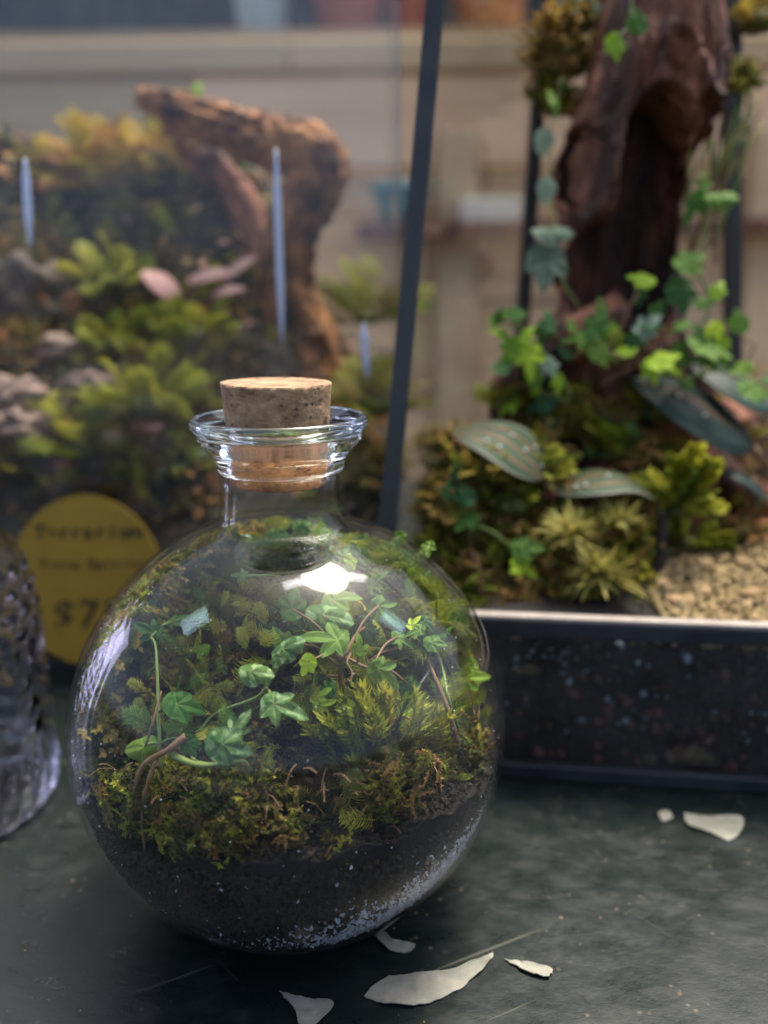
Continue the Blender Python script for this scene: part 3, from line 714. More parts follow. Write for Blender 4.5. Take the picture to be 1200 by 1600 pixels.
bclump(700, 1000, .010, .016, 'frond', 'moss_green', 22, .020, 'loose green fronds at the back right of the bottle', mats=['moss_green', 'moss_dark', 'moss_lime'])
bclump(395, 930, .030, .008, 'frond', 'moss_green', 16, .022, 'feathery fern fronds high behind the left of the lamp reflection', mats=['moss_green', 'ivy'])
bclump(520, 880, .030, .012, 'frond', 'moss_green', 26, .022, 'green fronds crowding up below the neck of the bottle', mats=['moss_green', 'moss_dark', 'ivy'])
bclump(560, 1150, .045, .012, 'spiky', 'moss_green', 30, .015, 'mid green moss between the dark hollow and the bright spiky tuft', mats=['moss_green', 'moss_dark', 'moss_lime'])
bclump(620, 1010, .0, .026, 'frond', 'moss_green', 60, .026, 'leafy green bank filling the upper right back of the bottle', mats=['moss_green', 'moss_dark', 'moss_lime', 'ivy'])
bclump(500, 960, .0, .024, 'frond', 'moss_green', 60, .024, 'green fronds behind the ivy crown in the bottle', mats=['moss_green', 'moss_dark', 'ivy'])
bclump(270, 1120, .02, .020, 'fluffy', 'moss_olive', 50, .016, 'brown gold moss bank behind the upright sprig in the bottle', mats=['moss_gold', 'moss_olive', 'moss_green', 'moss_olive'])
bclump(370, 1230, .05, .014, 'fluffy', 'moss_dark', 40, .012, 'dark moss below the variegated leaves in the bottle', base='soil', mats=['moss_dark', 'moss_olive', 'moss_green'])
bclump(560, 1270, .056, .008, 'fluffy', 'moss_dark', 12, .008, 'brown moss at the front edge of the dark hollow in the bottle', base='soil', mats=['moss_dark', 'moss_olive', 'moss_green'])
bclump(720, 1190, .05, .010, 'fluffy', 'moss_olive', 26, .010, 'olive brown moss at the right wall of the bottle', base='soil', mats=['moss_dark', 'moss_olive', 'moss_green'])
def bback(px, py, Y, rad, kind, mat, n, size, label, **k):
    return clump(P(px, py, Y), rad, kind, mat, n, size, label, keep=inb, **k)
bback(600, 900, .030, .016, 'frond', 'moss_green', 44, .024, 'bright fronds leaning on the back wall under the right shoulder of the bottle', mats=['moss_green', 'moss_lime', 'ivy'])
bback(480, 850, .030, .016, 'frond', 'moss_green', 44, .024, 'deep green fronds leaning on the back wall below the bottle neck', mats=['moss_green', 'ivy'])
bback(690, 970, .020, .014, 'frond', 'moss_green', 34, .022, 'fronds pressed on the glass at the upper right of the bottle', mats=['moss_green', 'moss_lime'])
bback(350, 900, .030, .014, 'frond', 'moss_green', 34, .020, 'dull green fronds behind the upper left shoulder of the bottle', mats=['moss_green', 'moss_olive', 'ivy'])
bback(300, 1000, .030, .018, 'fluffy', 'moss_gold', 46, .016, 'amber olive moss against the back left wall of the bottle', mats=['moss_gold', 'moss_green', 'moss_olive'])
bback(560, 1040, .035, .020, 'fluffy', 'moss_green', 50, .018, 'green moss wall at the back centre of the bottle', mats=['moss_green', 'moss_dark', 'moss_lime'])
# ivy in the bottle
def vine(label, leaves, nodes, stem_r=.0006, stem_mat='stem', name='ivy_sprig'):
    """leaves: (point, size m, image angle, material, shape); nodes: world points of the main stem"""
    root = thing(name, label, 'ivy', nodes[0]); st = MB(); sp = spline(nodes, max(8, len(nodes)*6))
    st.tube(sp, [stem_r*(1-.5*i/(len(sp)-1)) for i in range(len(sp))], 6)
    pm = MB()
    for (p, s, a, m_, k_) in leaves:
        o, base = put_leaf(root, p, s, a, m_, k_)
        nb = min(sp, key=lambda q: (q-base).length)
        if (nb-base).length > .0004: petiole(pm, nb, base, stem_r*.55)
    st.build('stem', M[stem_mat], root, True)
    if pm.v: pm.build('petioles', M[stem_mat], root, True)
    return root
def bl(px, py, r, s, a, m_, k_):
    p = S(px, py, r); return (p, pxm(p, s), a, m_, k_)
vine('upright ivy sprig with a small leaf on top at the left in the bottle',
     [bl(232, 985, .066, 56, 150, 'ivy', 0), bl(290, 1103, .065, 74, -10, 'ivy', 2), bl(275, 968, .060, 40, 30, 'ivy', 1), bl(215, 1168, .066, 62, 190, 'ivy', 5), bl(297, 1168, .065, 46, -70, 'ivy', 3)],
     [S(252, 1200, .063), S(248, 1130, .063), S(246, 1060, .063), S(243, 1010, .064), S(236, 996, .065)], .0007)
vine('variegated ivy shoot with pale veined leaves at the centre of the bottle',
     [bl(441, 1106, .068, 86, -20, 'ivy_var', 0), bl(362, 1168, .068, 84, -20, 'ivy_var', 3), bl(372, 1135, .064, 60, 60, 'ivy_var', 1), bl(404, 1050, .066, 60, 0, 'ivy_var', 5), bl(452, 1008, .066, 62, 35, 'ivy_var', 5), bl(433, 1032, .066, 34, -110, 'ivy_var', 5)],
     [S(390, 1215, .055), S(380, 1190, .062), S(330, 1195, .064), S(300, 1180, .062), S(330, 1120, .055), S(400, 1090, .058), S(425, 1060, .060), S(440, 1030, .062)], .0008, 'stem')
vine('crown of ivy leaves under the bright lamp reflection in the bottle',
     [bl(458, 940, .067, 62, 80, 'ivy', 3), bl(533, 934, .064, 66, 20, 'ivy', 2), bl(520, 962, .066, 84, -5, 'ivy_var', 5), bl(512, 998, .067, 86, 170, 'ivy', 4), bl(600, 955, .064, 66, -40, 'ivy', 4),
      bl(562, 1010, .068, 40, 90, 'ivy_lime', 0), bl(478, 1041, .068, 44, -120, 'ivy_lime', 3), bl(600, 1052, .068, 66, -40, 'ivy', 1), bl(575, 990, .058, 60, -60, 'ivy_dark', 3), bl(655, 1020, .055, 56, -80, 'ivy_dark', 3),
      bl(470, 975, .055, 60, 100, 'ivy_dark', 0), bl(640, 975, .052, 54, 20, 'ivy', 0), bl(420, 985, .05, 50, 150, 'ivy_dark', 0), bl(545, 1025, .052, 50, -90, 'ivy_dark', 1), bl(500, 1070, .052, 46, -90, 'ivy_dark', 0), bl(560, 905, .055, 52, 60, 'ivy', 1), bl(628, 1000, .062, 52, -30, 'ivy', 0), bl(440, 1000, .060, 48, 120, 'ivy', 2), bl(640, 1075, .060, 46, -60, 'ivy', 4), bl(505, 1100, .058, 40, 20, 'ivy_lime', 1), bl(560, 1120, .058, 46, -20, 'ivy', 0)],
     [S(520, 1140, .040), S(530, 1080, .050), S(535, 1030, .060), S(565, 1040, .064), S(580, 1045, .065)], .0007, 'brownstem')
vine('yellow green ivy runner against the right wall of the bottle',
     [bl(742, 1058, .064, 56, 10, 'ivy_lime', 2), bl(700, 960, .055, 44, 60, 'ivy', 1), bl(690, 1075, .058, 40, -60, 'moss_lime' if False else 'ivy_lime', 0), bl(665, 905, .05, 40, 60, 'ivy', 0), bl(610, 850, .045, 44, 120, 'ivy', 3), bl(560, 850, .04, 44, 60, 'ivy', 1)],
     [S(720, 1150, .062), S(700, 1090, .064), S(690, 1040, .060), S(660, 960, .056), S(610, 890, .052), S(550, 845, .05)], .0006)
def ivy_fill():
    rnd = random.Random(42)
    spec = []
    for (cx, cy_, rx, ry, n, rr, lab, m_) in ((600, 900, 90, 60, 14, .064, 'small ivy leaves crowding under the right shoulder of the bottle', 'ivy'), (455, 865, 90, 45, 10, .062, 'small ivy leaves just below the bottle neck', 'ivy'), (690, 1010, 50, 70, 9, .065, 'small ivy leaves climbing the right wall of the bottle', 'ivy'), (300, 1000, 60, 60, 5, .05, 'sparse ivy leaves behind the upright sprig', 'ivy_dark'), (560, 1090, 90, 40, 7, .058, 'dark ivy leaves above the bright spiky moss', 'ivy')):
        lv = []; pts = []
        for i in range(n):
            px = cx+rnd.uniform(-rx, rx); py = cy_+rnd.uniform(-ry, ry); r0 = rr+rnd.uniform(-.008, .006)
            lv.append(bl(px, py, r0, rnd.uniform(30, 50), rnd.uniform(0, 360), m_ if rnd.random() < .75 else 'ivy_lime', rnd.choice((0, 1, 2, 3, 4))))
        nd = [S(cx+rx*.5, cy_+ry*1.6, rr-.012), S(cx+rx*.3, cy_+ry*.6, rr-.008), S(cx-rx*.2, cy_, rr-.006), S(cx-rx*.7, cy_-ry*.5, rr-.008)]
        vine(lab, lv, nd, .0006)
ivy_fill()
def in_place(rnd):
    for _ in range(30):
        a = rnd.uniform(0, 2*pi); rr = .066*sqrt(rnd.random()); x, y = rr*cos(a), rr*sin(a)
        up_ = max(0, y+.005)/.07
        z = soil_h(x, y)+rnd.random()**1.5*(.012+.065*up_)
        p = Vector((x, y, z)); sz = rnd.uniform(.009, .016)
        ax = Vector((rnd.uniform(-.7, .7), rnd.uniform(-1, .2), rnd.uniform(.2, 1))).normalized()
        if (p-SC).length < .069 and (p+ax*sz-SC).length < .0715: return p, sz, ax
    return None, 0, Vector((0, 0, 1))
carpet('bottle_moss', 'COLOUR leafy moss growing through the planting inside the round bottle', 'frond', (('moss_green', .5), ('moss_lime', .28), ('moss_olive', .22)), 260, True, in_place, 11)
def back_place(side):
    def f(rnd):
        for _ in range(40):
            a = rnd.uniform(.12*pi, .98*pi) if side > 0 else rnd.uniform(.45*pi, 1.08*pi)
            if side > 0: a = pi-a
            z = rnd.uniform(.055, .132); R_ = .0680; rr = sqrt(max(0, R_*R_-(z-.068)**2))
            if rnd.random() > 1.15-(z-.055)/.13: continue
            x, y = rr*cos(a), rr*sin(a); p = Vector((x, y, z)); inn_ = (SC-p).normalized()
            sz = rnd.uniform(.010, .019); ax = (inn_*rnd.uniform(.1, .7)+Vector((rnd.uniform(-.7, .7), -.25, rnd.uniform(.1, 1)))).normalized()
            if (p+ax*sz-SC).length < .0705 and (side > 0) == (x > -.012): return p, sz, ax
        return None, 0, Vector((0, 0, 1))
    return f
def mid_place(rnd):
    for _ in range(40):
        px = rnd.uniform(215, 745); py = rnd.uniform(850, 1215)
        if 395 < px < 480 and 960 < py < 1260 and rnd.random() < .8: continue
        if 430 < px < 560 and py > 1140: continue
        if px < 400 and py < 1000 and rnd.random() < .5: continue
        p = S(px, py, rnd.uniform(.030, .058)); sz = rnd.uniform(.008, .016)
        ax = Vector((rnd.uniform(-.8, .8), rnd.uniform(-.8, .1), rnd.uniform(.1, 1))).normalized()
        if (p+ax*sz-SC).length < .069 and (p-SC).length < .068: return p, sz, ax
    return None, 0, Vector((0, 0, 1))
carpet('inner_moss', 'COLOUR fern like moss filling the middle of the round bottle behind the ivy', 'frond', (('moss_green', .42), ('moss_lime', .26), ('ivy', .22), ('moss_olive', .10)), 330, True, mid_place, 21)
def rim_place(rnd):
    px = rnd.uniform(150, 745); py = 1326-(150*((px-400)/345)**1.4 if px > 400 else 70*((400-px)/250)**2)+rnd.uniform(-45, 26)+12*sin(px*.05); p = S(px, py, .0705)
    if (400 < px < 590 and rnd.random() < .75) or noise.noise(Vector((px*.02, py*.03, 0))) < -.12: return None, 0, Vector((0, 0, 1))
    return p, rnd.uniform(.003, .010), Vector((rnd.uniform(-.8, .8), rnd.uniform(-.2, .6), rnd.uniform(-.5, .6))).normalized()
carpet('edge_moss', 'COLOUR moss scraps pressed on the glass along the soil line of the round bottle', 'fluffy', (('moss_olive', .25), ('moss_dark', .45), ('moss_green', .15), ('moss_rust', .15)), 190, True, rim_place, 22)
carpet('wall_moss', 'COLOUR moss lining the back right inner wall of the round bottle', 'frond', (('moss_green', .4), ('moss_lime', .4), ('ivy', .2)), 280, True, back_place(1), 15)
carpet('side_moss', 'COLOUR moss lining the back left inner wall of the round bottle', 'fluffy', (('moss_lime', .3), ('moss_green', .4), ('moss_gold', .3)), 300, True, back_place(-1), 16)
# roots, twigs
def twig(label, pts, r, mat, name='twig', cat='twig', k=6):
    mb = MB(); sp = spline(pts, len(pts)*6); rr = lerpl(r if isinstance(r, list) else [r, r], len(sp))
    rr = [q*(1+.25*noise.noise(p*400)) for q, p in zip(rr, sp)]
    mb.tube(sp, rr, k); o = mb.build(name, M[mat], None, True); tag(o, label, cat); return o
twig('thin forked orange root hanging over the left moss heap in the bottle', [S(290, 1150, .066), S(262, 1172, .068), S(225, 1195, .069), S(210, 1240, .0695), S(204, 1310, .070)], [.0011, .0004], 'fibre', 'root', 'root')
twig('fine hair root falling beside the forked orange root', [S(245, 1185, .068), S(232, 1220, .069), S(222, 1270, .070), S(226, 1330, .0705)], [.0008, .0003], 'fibre', 'root', 'root')
twig('arched brown runner stem below the variegated leaves', [S(270, 1180, .066), S(300, 1193, .067), S(330, 1196, .067), S(360, 1187, .066)], [.0011, .0006], 'stem', 'runner_stem', 'stem')
twig('black bent twig crossing the right side of the bottle', [S(600, 1110, .05), S(640, 1085, .056), S(670, 1050, .058), S(700, 990, .056)], [.0009, .0006], 'black', 'twig', 'twig')
twig('slender grey brown twig leaning by the right bottle wall', [S(715, 1160, .066), S(700, 1110, .066), S(680, 1060, .064), S(668, 1030, .062)], [.0010, .0006], 'brownstem')
twig('little curled dry tendril above the bright spiky moss', [S(608, 1150, .064), S(612, 1130, .065), S(626, 1120, .066), S(642, 1124, .066)], [.0004, .0003], 'fibre', 'tendril', 'tendril')
twig('pale thread root dangling from the lime ivy leaf', [S(548, 1020, .066), S(542, 1035, .067), S(550, 1050, .068), S(548, 1066, .068)], [.0004, .0002], 'fibre', 'root', 'root')
twig('pale broken stalk standing left in the bottle', [S(228, 1165, .068), S(240, 1125, .068), S(252, 1080, .067)], [.0005, .0003], 'fibre', 'stalk', 'stalk')
def bits():
    rnd = random.Random(9); mb = MB()
    for _ in range(90):
        px, py = rnd.uniform(170, 700), rnd.uniform(1190, 1330); p = S(px, py, rnd.uniform(.058, .070)); d = Vector([rnd.uniform(-1, 1) for _ in range(3)]).normalized()
        L = rnd.uniform(.003, .008); mb.tube(spline([p, p+d*L*.5+Vector((0, 0, L*.2)), p+d*L], 5), .0002, 4)
    tag(mb.build('root_fibres', M['fibre']), 'fine tan root fibres tangled over the bottle soil', 'roots', kind='stuff')
bits()
def drops():
    rnd = random.Random(19); mb = MB()
    for _ in range(420):
        z = rnd.uniform(-.9, .92); t = rnd.uniform(-pi, 0); s = sqrt(1-z*z); r = .0731
        if rnd.random() < .45: t = rnd.uniform(-pi, -pi*.8)
        p = SC+Vector((s*cos(t)*r, s*sin(t)*r, z*r*.97))
        if p.z < .03 or p.z > .133: continue
        grain(mb, p, rnd.choice((.00012, .00018, .0003)), rnd)
    tag(mb.build('dust_specks', M['grit']), 'tiny pale specks clinging to the inside of the round bottle', 'specks', kind='stuff')
drops()

# ================================================================ paint chips on the shelf
def flake(pts, label, z=.0012, thick=.0006):
    pp = [T(x, y, 0) for x, y in pts]; c = sum(pp, Vector())/len(pp)
    sp = spline(pp+[pp[0]], len(pp)*5+1)[:-1]; n = len(sp); rnd = random.Random(len(label))
    vs = []; jit = [(rnd.uniform(-.0004, .0004), rnd.uniform(-.0004, .0004)) for _ in sp]
    curl = [.0012*max(0, noise.noise(Vector((p.x, p.y, 0))*70)+.25) for p in sp]
    for zz in (0.0002, thick):
        vs += [Vector((p.x+q_[0], p.y+q_[1], zz+cc)) for p, q_, cc in zip(sp, jit, curl)]
    ins = [c.lerp(p, .6) for p in sp]; vs += [Vector((p.x, p.y, thick*1.25)) for p in ins]; vs.append(Vector((c.x, c.y, thick*1.1)))
    fs = [tuple(reversed(range(n)))]
    for j in range(n):
        k = (j+1) % n; fs += [(j, k, n+k, n+j), (n+j, n+k, 2*n+k, 2*n+j), (2*n+j, 2*n+k, 3*n)]
    tag(obj('paint_flake', vs, fs, M['flake'], None, False), label, 'paint flake')
flake([(568, 1560), (600, 1530), (640, 1523), (690, 1520), (740, 1503), (770, 1490), (762, 1508), (735, 1535), (690, 1562), (645, 1574), (600, 1572)], 'large crescent shaped white paint flake in front of the round bottle')
flake([(435, 1549), (458, 1556), (490, 1562), (520, 1568), (508, 1590), (480, 1612), (466, 1600), (458, 1575)], 'forked white paint flake at the bottom edge left of the crescent flake')
flake([(788, 1501), (815, 1505), (860, 1515), (862, 1526), (845, 1529), (812, 1516)], 'narrow pointed white paint flake right of the crescent flake')
flake([(582, 1460), (600, 1458), (612, 1472), (640, 1474), (648, 1482), (630, 1490), (604, 1484)], 'small hooked pale green grey paint flake under the bottle rim')
flake([(1070, 1272), (1100, 1276), (1158, 1280), (1158, 1300), (1140, 1315), (1110, 1302), (1074, 1292)], 'wedge shaped white paint flake in front of the black tray')
flake([(1028, 1270), (1044, 1268), (1050, 1280), (1034, 1284)], 'tiny white paint flake left of the wedge shaped one by the tray')
def grit_on_shelf():
    rnd = random.Random(3); mb = MB()
    for _ in range(380):
        p = Vector((rnd.uniform(-.25, .35), rnd.uniform(-.2, .12), .0001)); 
        if p.xy.length < .034: continue
        grain(mb, p, rnd.choice((.00012, .0002, .0002, .0004)), rnd)
    tag(mb.build('shelf_grit', M['gravel']), 'sandy grit and dust scattered on the dark green shelf', 'grit', kind='stuff')
grit_on_shelf()

# ================================================================ pressed glass jar, left edge
def jar():
    c = Vector((-.1655, .060, 0)); root = thing('patterned_jar', 'lavender tinted pressed glass jar with looped relief at the left edge', 'jar', c)
    pf = [(.046, 0), (.0500, .002), (.0520, .006), (.0530, .014), (.0525, .03), (.0525, .055), (.0525, .072), (.0520, .085), (.0505, .097), (.0470, .109), (.0405, .120), (.031, .128), (.022, .132), (.018, .136), (.018, .146)]
    pr = [(p.x, p.y) for p in spline([Vector((r, z, 0)) for r, z in pf], 150)]
    def rel(t, z, i):
        if i >= 150: return 0
        h = 0; u = t*10/(2*pi); fu = (u % 1)-.5
        if z < .016: h = .0016*abs(sin(t*16))
        elif z < .030: h = .0012*max(0, cos(t*40))*(.5+.5*cos((z-.023)/.007*pi))
        elif z < .075:
            rr = sqrt((fu*1.0)**2+((z-.074)/.044)**2)
            h = .0020*exp(-((rr-.92)/.05)**2)+.0016*exp(-((rr-.70)/.045)**2)+.0014*exp(-((rr-.46)/.05)**2)*(1 if (int(t*50) % 2) else .4)+.0012*exp(-((rr-.15)/.08)**2)
        elif z < .112:
            a = (t*22/(2*pi)) ; bq = (z-.075)/.0085; row = int(bq)
            h = .0018*max(0, 1-2.4*sqrt((((a+.5*(row % 2)) % 1)-.5)**2+((bq % 1)-.5)**2))
        return h
    inn = [(max(.004, r-.0035), max(z, .006)) for r, z in reversed(pr)]
    inn = [(r, z) for r, z in inn if z > .0061]+[(.040, .006), (.004, .006)]
    vs, fs = lathe([(.004, .001)]+pr+inn, 300, c, lambda t, z, i: rel(t, z, i-1) if 0 < i < 151 else 0, close=True)
    obj('body', vs, fs, M['jar'], root)
    lid = [(.001, .147), (.0175, .147), (.0215, .148), (.0215, .151), (.012, .156), (.006, .159), (.008, .163), (.010, .168), (.008, .174), (.003, .177), (.0005, .1775)]
    vs, fs = lathe(lid, 48, c); obj('stopper', vs, fs, M['jar'], root)
jar()

# ================================================================ round price tag
def price_tag():
    q = P(137, 908, .186); rx = pxm(q, 119); ry = pxm(q, 134)/cos(radians(5)); base = Vector((q.x, .186, q.z-ry))
    root = thing('price_tag', 'round mustard yellow card price tag with dark lettering', 'price tag', (q.x, .186, 0))
    lean = Matrix.Rotation(radians(-6), 4, 'X'); MW = Matrix.Translation(Vector((q.x, .186, q.z))) @ lean
    n = 96; vs = []
    for yy in (-.001, .001):
        vs += [MW @ Vector((rx*cos(2*pi*i/n), yy, ry*sin(2*pi*i/n))) for i in range(n)]
    fs = [tuple(range(n)), tuple(reversed(range(n, 2*n)))]+[(i, n+i, n+(i+1) % n, (i+1) % n) for i in range(n)]
    o = obj('card', vs, fs, M['tagm'], root, False)
    pole = MB(); pole.bar(MW @ Vector((0, .004, -ry*.9)), Vector((q.x, .186+.012, 0.0)), .006, .002); pole.build('stake', M['wood_dark'], root)
    def text(body, px, py, cw, size, name):
        x0 = (px-137)/119*rx; z0 = -(py-905)/134*ry
        for i, ch in enumerate(body):
            if ch == ' ': continue
            cu = bpy.data.curves.new('t', 'FONT'); cu.body = ch; cu.size = size; cu.align_x = 'CENTER'; cu.extrude = .00005; cu.offset = size*(.032 if size < 40*u else .012)
            to = bpy.data.objects.new('t', cu); COL.objects.link(to)
            dg = bpy.context.evaluated_depsgraph_get(); me = bpy.data.meshes.new_from_object(to.evaluated_get(dg))
            bpy.data.objects.remove(to)
            me.materials.clear(); me.materials.append(M['ink'])
            mw = MW @ Matrix.Translation(Vector((x0+i*cw, -.0012, z0-size*.35))) @ Matrix.Rotation(radians(90), 4, 'X') @ Matrix.Rotation(radians(-4), 4, 'Z')
            link('letter', me, root, mw)
    u = rx/119
    text('Terrarium', 68, 826, 18.6*u, 31*u, 'line')
    text('Terra Spirits', 70, 877, 12.6*u, 21*u, 'line')
    text('$75', 97, 957, 38*u, 66*u, 'price')
price_tag()

# ================================================================ left tank
tank = thing('glass_tank', 'large clear glass tank with a planted moss landscape at the left', 'terrarium', (-.2, .35, 0))
TX0, TX1, TY0, TY1, TH = -.42, .045, .205, .52, .46
for nm, c, h in (('glass_pane', ((TX0+TX1)/2, TY0, TH/2+.004), ((TX1-TX0)/2, .0015, TH/2)), ('glass_pane', ((TX0+TX1)/2, TY1, TH/2+.004), ((TX1-TX0)/2, .0015, TH/2)),
                 ('glass_pane', (TX0+.0015, (TY0+TY1)/2, TH/2+.004), (.0015, (TY1-TY0)/2-.002, TH/2)), ('glass_pane', (TX1-.0015, (TY0+TY1)/2, TH/2+.004), (.0015, (TY1-TY0)/2-.002, TH/2))):
    b = MB(); b.box(c, h); b.build(nm, M['pane'], tank)
b = MB(); b.box(((TX0+TX1)/2, (TY0+TY1)/2, .0022), ((TX1-TX0)/2+.004, (TY1-TY0)/2+.004, .0020)); b.build('base', M['black'], tank)
for (xa, ya, xb, yb, w) in ((431, 232, 441, 540, 12), (39, 248, 48, 388, 13), (568, 505, 574, 592, 12)):  # lamp reflections on the tank glass, modelled as pale blue rods
    a_ = P(xa, ya, .2020); b_ = P(xb, yb, .2020); m_ = MB(); ww = pxm(a_, w)/2
    m_.tube(spline([a_, b_], 14), [ww*min(1, .25+i*.25, .25+(13-i)*.2) for i in range(14)], 8); o = m_.build('reflection_streak', M['strip'], tank, True)
def tank_h(x, y):
    # ground of the tank: rises steeply to the back left, low at the right
    k = 1/(1+exp((x+.035)/.014)); t = max(0, (y-.215)/.19)
    h = .088 + (.235*k+.07*(1-k))*min(1, t)**.85
    h += .02*noise.fractal(Vector((x, y, 2))*22, 1, 2, 4)
    return h
def tank_ground():
    nx, ny = 90, 60; vs = []; fs = []
    for j in range(ny+1):
        for i in range(nx+1):
            x = TX0+.004+(TX1-TX0-.008)*i/nx; y = TY0+.0035+(TY1-TY0-.007)*j/ny; vs.append(Vector((x, y, tank_h(x, y))))
    n0 = len(vs)
    for j in range(ny): 
        for i in range(nx): a = j*(nx+1)+i; fs.append((a, a+1, a+nx+2, a+nx+1))
    ring = [i for i in range(nx+1)]+[j*(nx+1)+nx for j in range(1, ny+1)]+[ny*(nx+1)+i for i in range(nx-1, -1, -1)]+[j*(nx+1) for j in range(ny-1, 0, -1)]
    for r in ring: vs.append(Vector((vs[r].x, vs[r].y, .0045)))
    L = len(ring)
    for i in range(L): a, b_ = ring[i], ring[(i+1) % L]; fs.append((a, n0+i, n0+(i+1) % L, b_))
    fs.append(tuple(n0+i for i in range(L-1, -1, -1)))
    tag(obj('tank_soil', vs, fs, M['earth']), 'brown earth bank rising to the back inside the glass tank', 'soil', kind='stuff')
tank_ground()
def on_ground(px, py, Y0=.222, f=tank_h, lift=0):
    """first point along the ray of the pixel that meets the ground"""
    Y = Y0
    while Y < .5:
        p = P(px, py, Y)
        if p.z <= f(p.x, p.y)+lift: return p
        Y += .003
    return P(px, py, .36)
def tclump(px, py, rpx, kind, mat, n, spx, label, Y=None, **k):
    p = P(px, py, Y) if Y else on_ground(px, py)
    if kind == 'frond': spx *= 1.12; n = int(n*1.15); k.setdefault('squash', .7); k.setdefault('lean', .9); k.setdefault('cush', .75)
    return clump(p, pxm(p, rpx), kind, mat, n, pxm(p, spx), label, part='frond', **k)
tclump(175, 290, 85, 'frond', 'moss_gold', 60, 75, 'large golden yellow moss mound at the top left of the tank', .375, base='moss_olive', mats=['moss_gold', 'moss_gold', 'moss_rust'])
tclump(245, 260, 55, 'frond', 'moss_gold', 26, 65, 'yellow moss tuft touching the left end of the driftwood arch', .365, base='moss_olive')
tclump(95, 300, 50, 'fluffy', 'moss_olive', 20, 60, 'dull olive moss at the left shoulder of the golden mound', .385, base='moss_olive', mats=['moss_olive', 'moss_gold'])
tclump(225, 360, 60, 'frond', 'moss_olive', 24, 60, 'shaded olive moss below the golden mound', .365, base='earth', mats=['moss_olive', 'moss_gold'])
tclump(320, 370, 60, 'frond', 'moss_olive', 26, 60, 'brownish olive moss under the driftwood arch', .37, base='earth', mats=['moss_olive', 'moss_rust', 'moss_olive'])
tclump(175, 445, 45, 'frond', 'moss_lime', 24, 60, 'bright lime moss tuft left of the pink leaves', .30, base='moss_dark')
tclump(185, 540, 42, 'frond', 'moss_lime', 20, 58, 'lime moss tuft below the first lime tuft', .275, base='moss_dark', mats=['moss_lime', 'moss_green'])
tclump(300, 530, 50, 'frond', 'moss_lime', 24, 60, 'bright green moss tuft below the pink leaves', .28, base='moss_dark', mats=['moss_lime', 'moss_green'])
tclump(240, 640, 62, 'frond', 'moss_lime', 30, 92, 'long feathery green fronds left of the cork', .245, base='moss_dark', mats=['moss_lime', 'moss_green', 'moss_green'])
tclump(130, 700, 55, 'frond', 'moss_green', 26, 80, 'arching green fronds above the price tag', .24, base='moss_dark', mats=['moss_lime', 'moss_green'])
tclump(40, 740, 48, 'frond', 'moss_green', 20, 60, 'dull green moss above the left edge of the price tag', .24, base='moss_dark', mats=['moss_green', 'moss_olive'])
tclump(245, 750, 55, 'fluffy', 'moss_olive', 24, 50, 'olive moss between the price tag and the bottle neck', .235, base='moss_dark', mats=['moss_olive', 'moss_green'])
tclump(310, 720, 40, 'frond', 'ivy_grey', 12, 50, 'pale green small leaved plant beside the bottle lip', .235, base='moss_dark', mats=['moss_green', 'ivy_grey'])
tclump(320, 790, 30, 'fluffy', 'moss_rust', 12, 45, 'orange brown moss beside the bottle neck', .225, base='earth')
tclump(585, 640, 50, 'frond', 'moss_green', 24, 70, 'mossy green tuft right of the bottle lip', .25, base='moss_dark', mats=['moss_green', 'moss_olive'])
tclump(575, 740, 50, 'fluffy', 'moss_rust', 24, 50, 'rusty brown moss right of the bottle neck', .235, base='earth', mats=['moss_rust', 'moss_olive'])
tclump(575, 500, 34, 'frond', 'moss_olive', 16, 90, 'thin olive stems right of the orange trunk', None, base='moss_dark', mats=['moss_olive', 'moss_green'])
tclump(30, 560, 50, 'fluffy', 'moss_olive', 24, 50, 'brown olive moss between rocks at the left edge', .27, base='earth', mats=['moss_olive', 'moss_rust', 'moss_dark'])
tclump(350, 580, 38, 'fluffy', 'moss_dark', 24, 50, 'dark moss at the foot of the orange trunk', .29, base='earth', mats=['moss_dark', 'moss_olive'])
tclump(60, 420, 60, 'fluffy', 'moss_rust', 30, 50, 'tangle of brown dry moss at the left edge of the tank', .33, base='earth', mats=['moss_rust', 'moss_olive', 'moss_dark'])
def litter():
    rnd = random.Random(77)
    for nm, mt, lab, num, big in (('leaf_litter', 'moss_rust', 'brown dry leaf and moss litter strewn over the earth bank in the tank', 1500, 1.0), ('pale_litter', 'pink', 'pale pinkish leaf scraps strewn over the earth bank in the tank', 170, 1.5), ('dark_litter', 'moss_dark', 'dark green moss scraps strewn over the earth bank in the tank', 1400, 1.1)):
        m_ = MB()
        for _ in range(num):
            x = rnd.uniform(TX0+.02, TX1-.012); y = rnd.uniform(TY0+.012, TY0+.20); z = tank_h(x, y)
            d = Vector((rnd.uniform(-1, 1), rnd.uniform(-1, .6), rnd.uniform(-.1, .9)))
            for _k in range(3): blade(m_, Vector((x, y, z)), d+Vector([rnd.uniform(-.6, .6) for _ in range(3)]), rnd.uniform(.006, .016)*big, rnd.uniform(.0012, .004)*big, Vector((0, 0, 1)), .4, rnd.random())
        tag(m_.build(nm, M[mt]), lab, 'litter', kind='stuff')
litter()
def tank_place(rnd):
    x = rnd.uniform(TX0+.02, TX1-.012); y = rnd.uniform(TY0+.012, TY0+.20); z = tank_h(x, y)
    return Vector((x, y, z)), rnd.uniform(.010, .030), Vector((rnd.uniform(-.6, .6), rnd.uniform(-1, .1), rnd.uniform(.3, 1))).normalized()
carpet('moss_carpet', 'COLOUR feathery moss spreading loosely over the earth bank in the tank', 'frond', (('moss_olive', .34), ('moss_green', .26), ('moss_lime', .14), ('moss_rust', .26)), 520, None, tank_place)
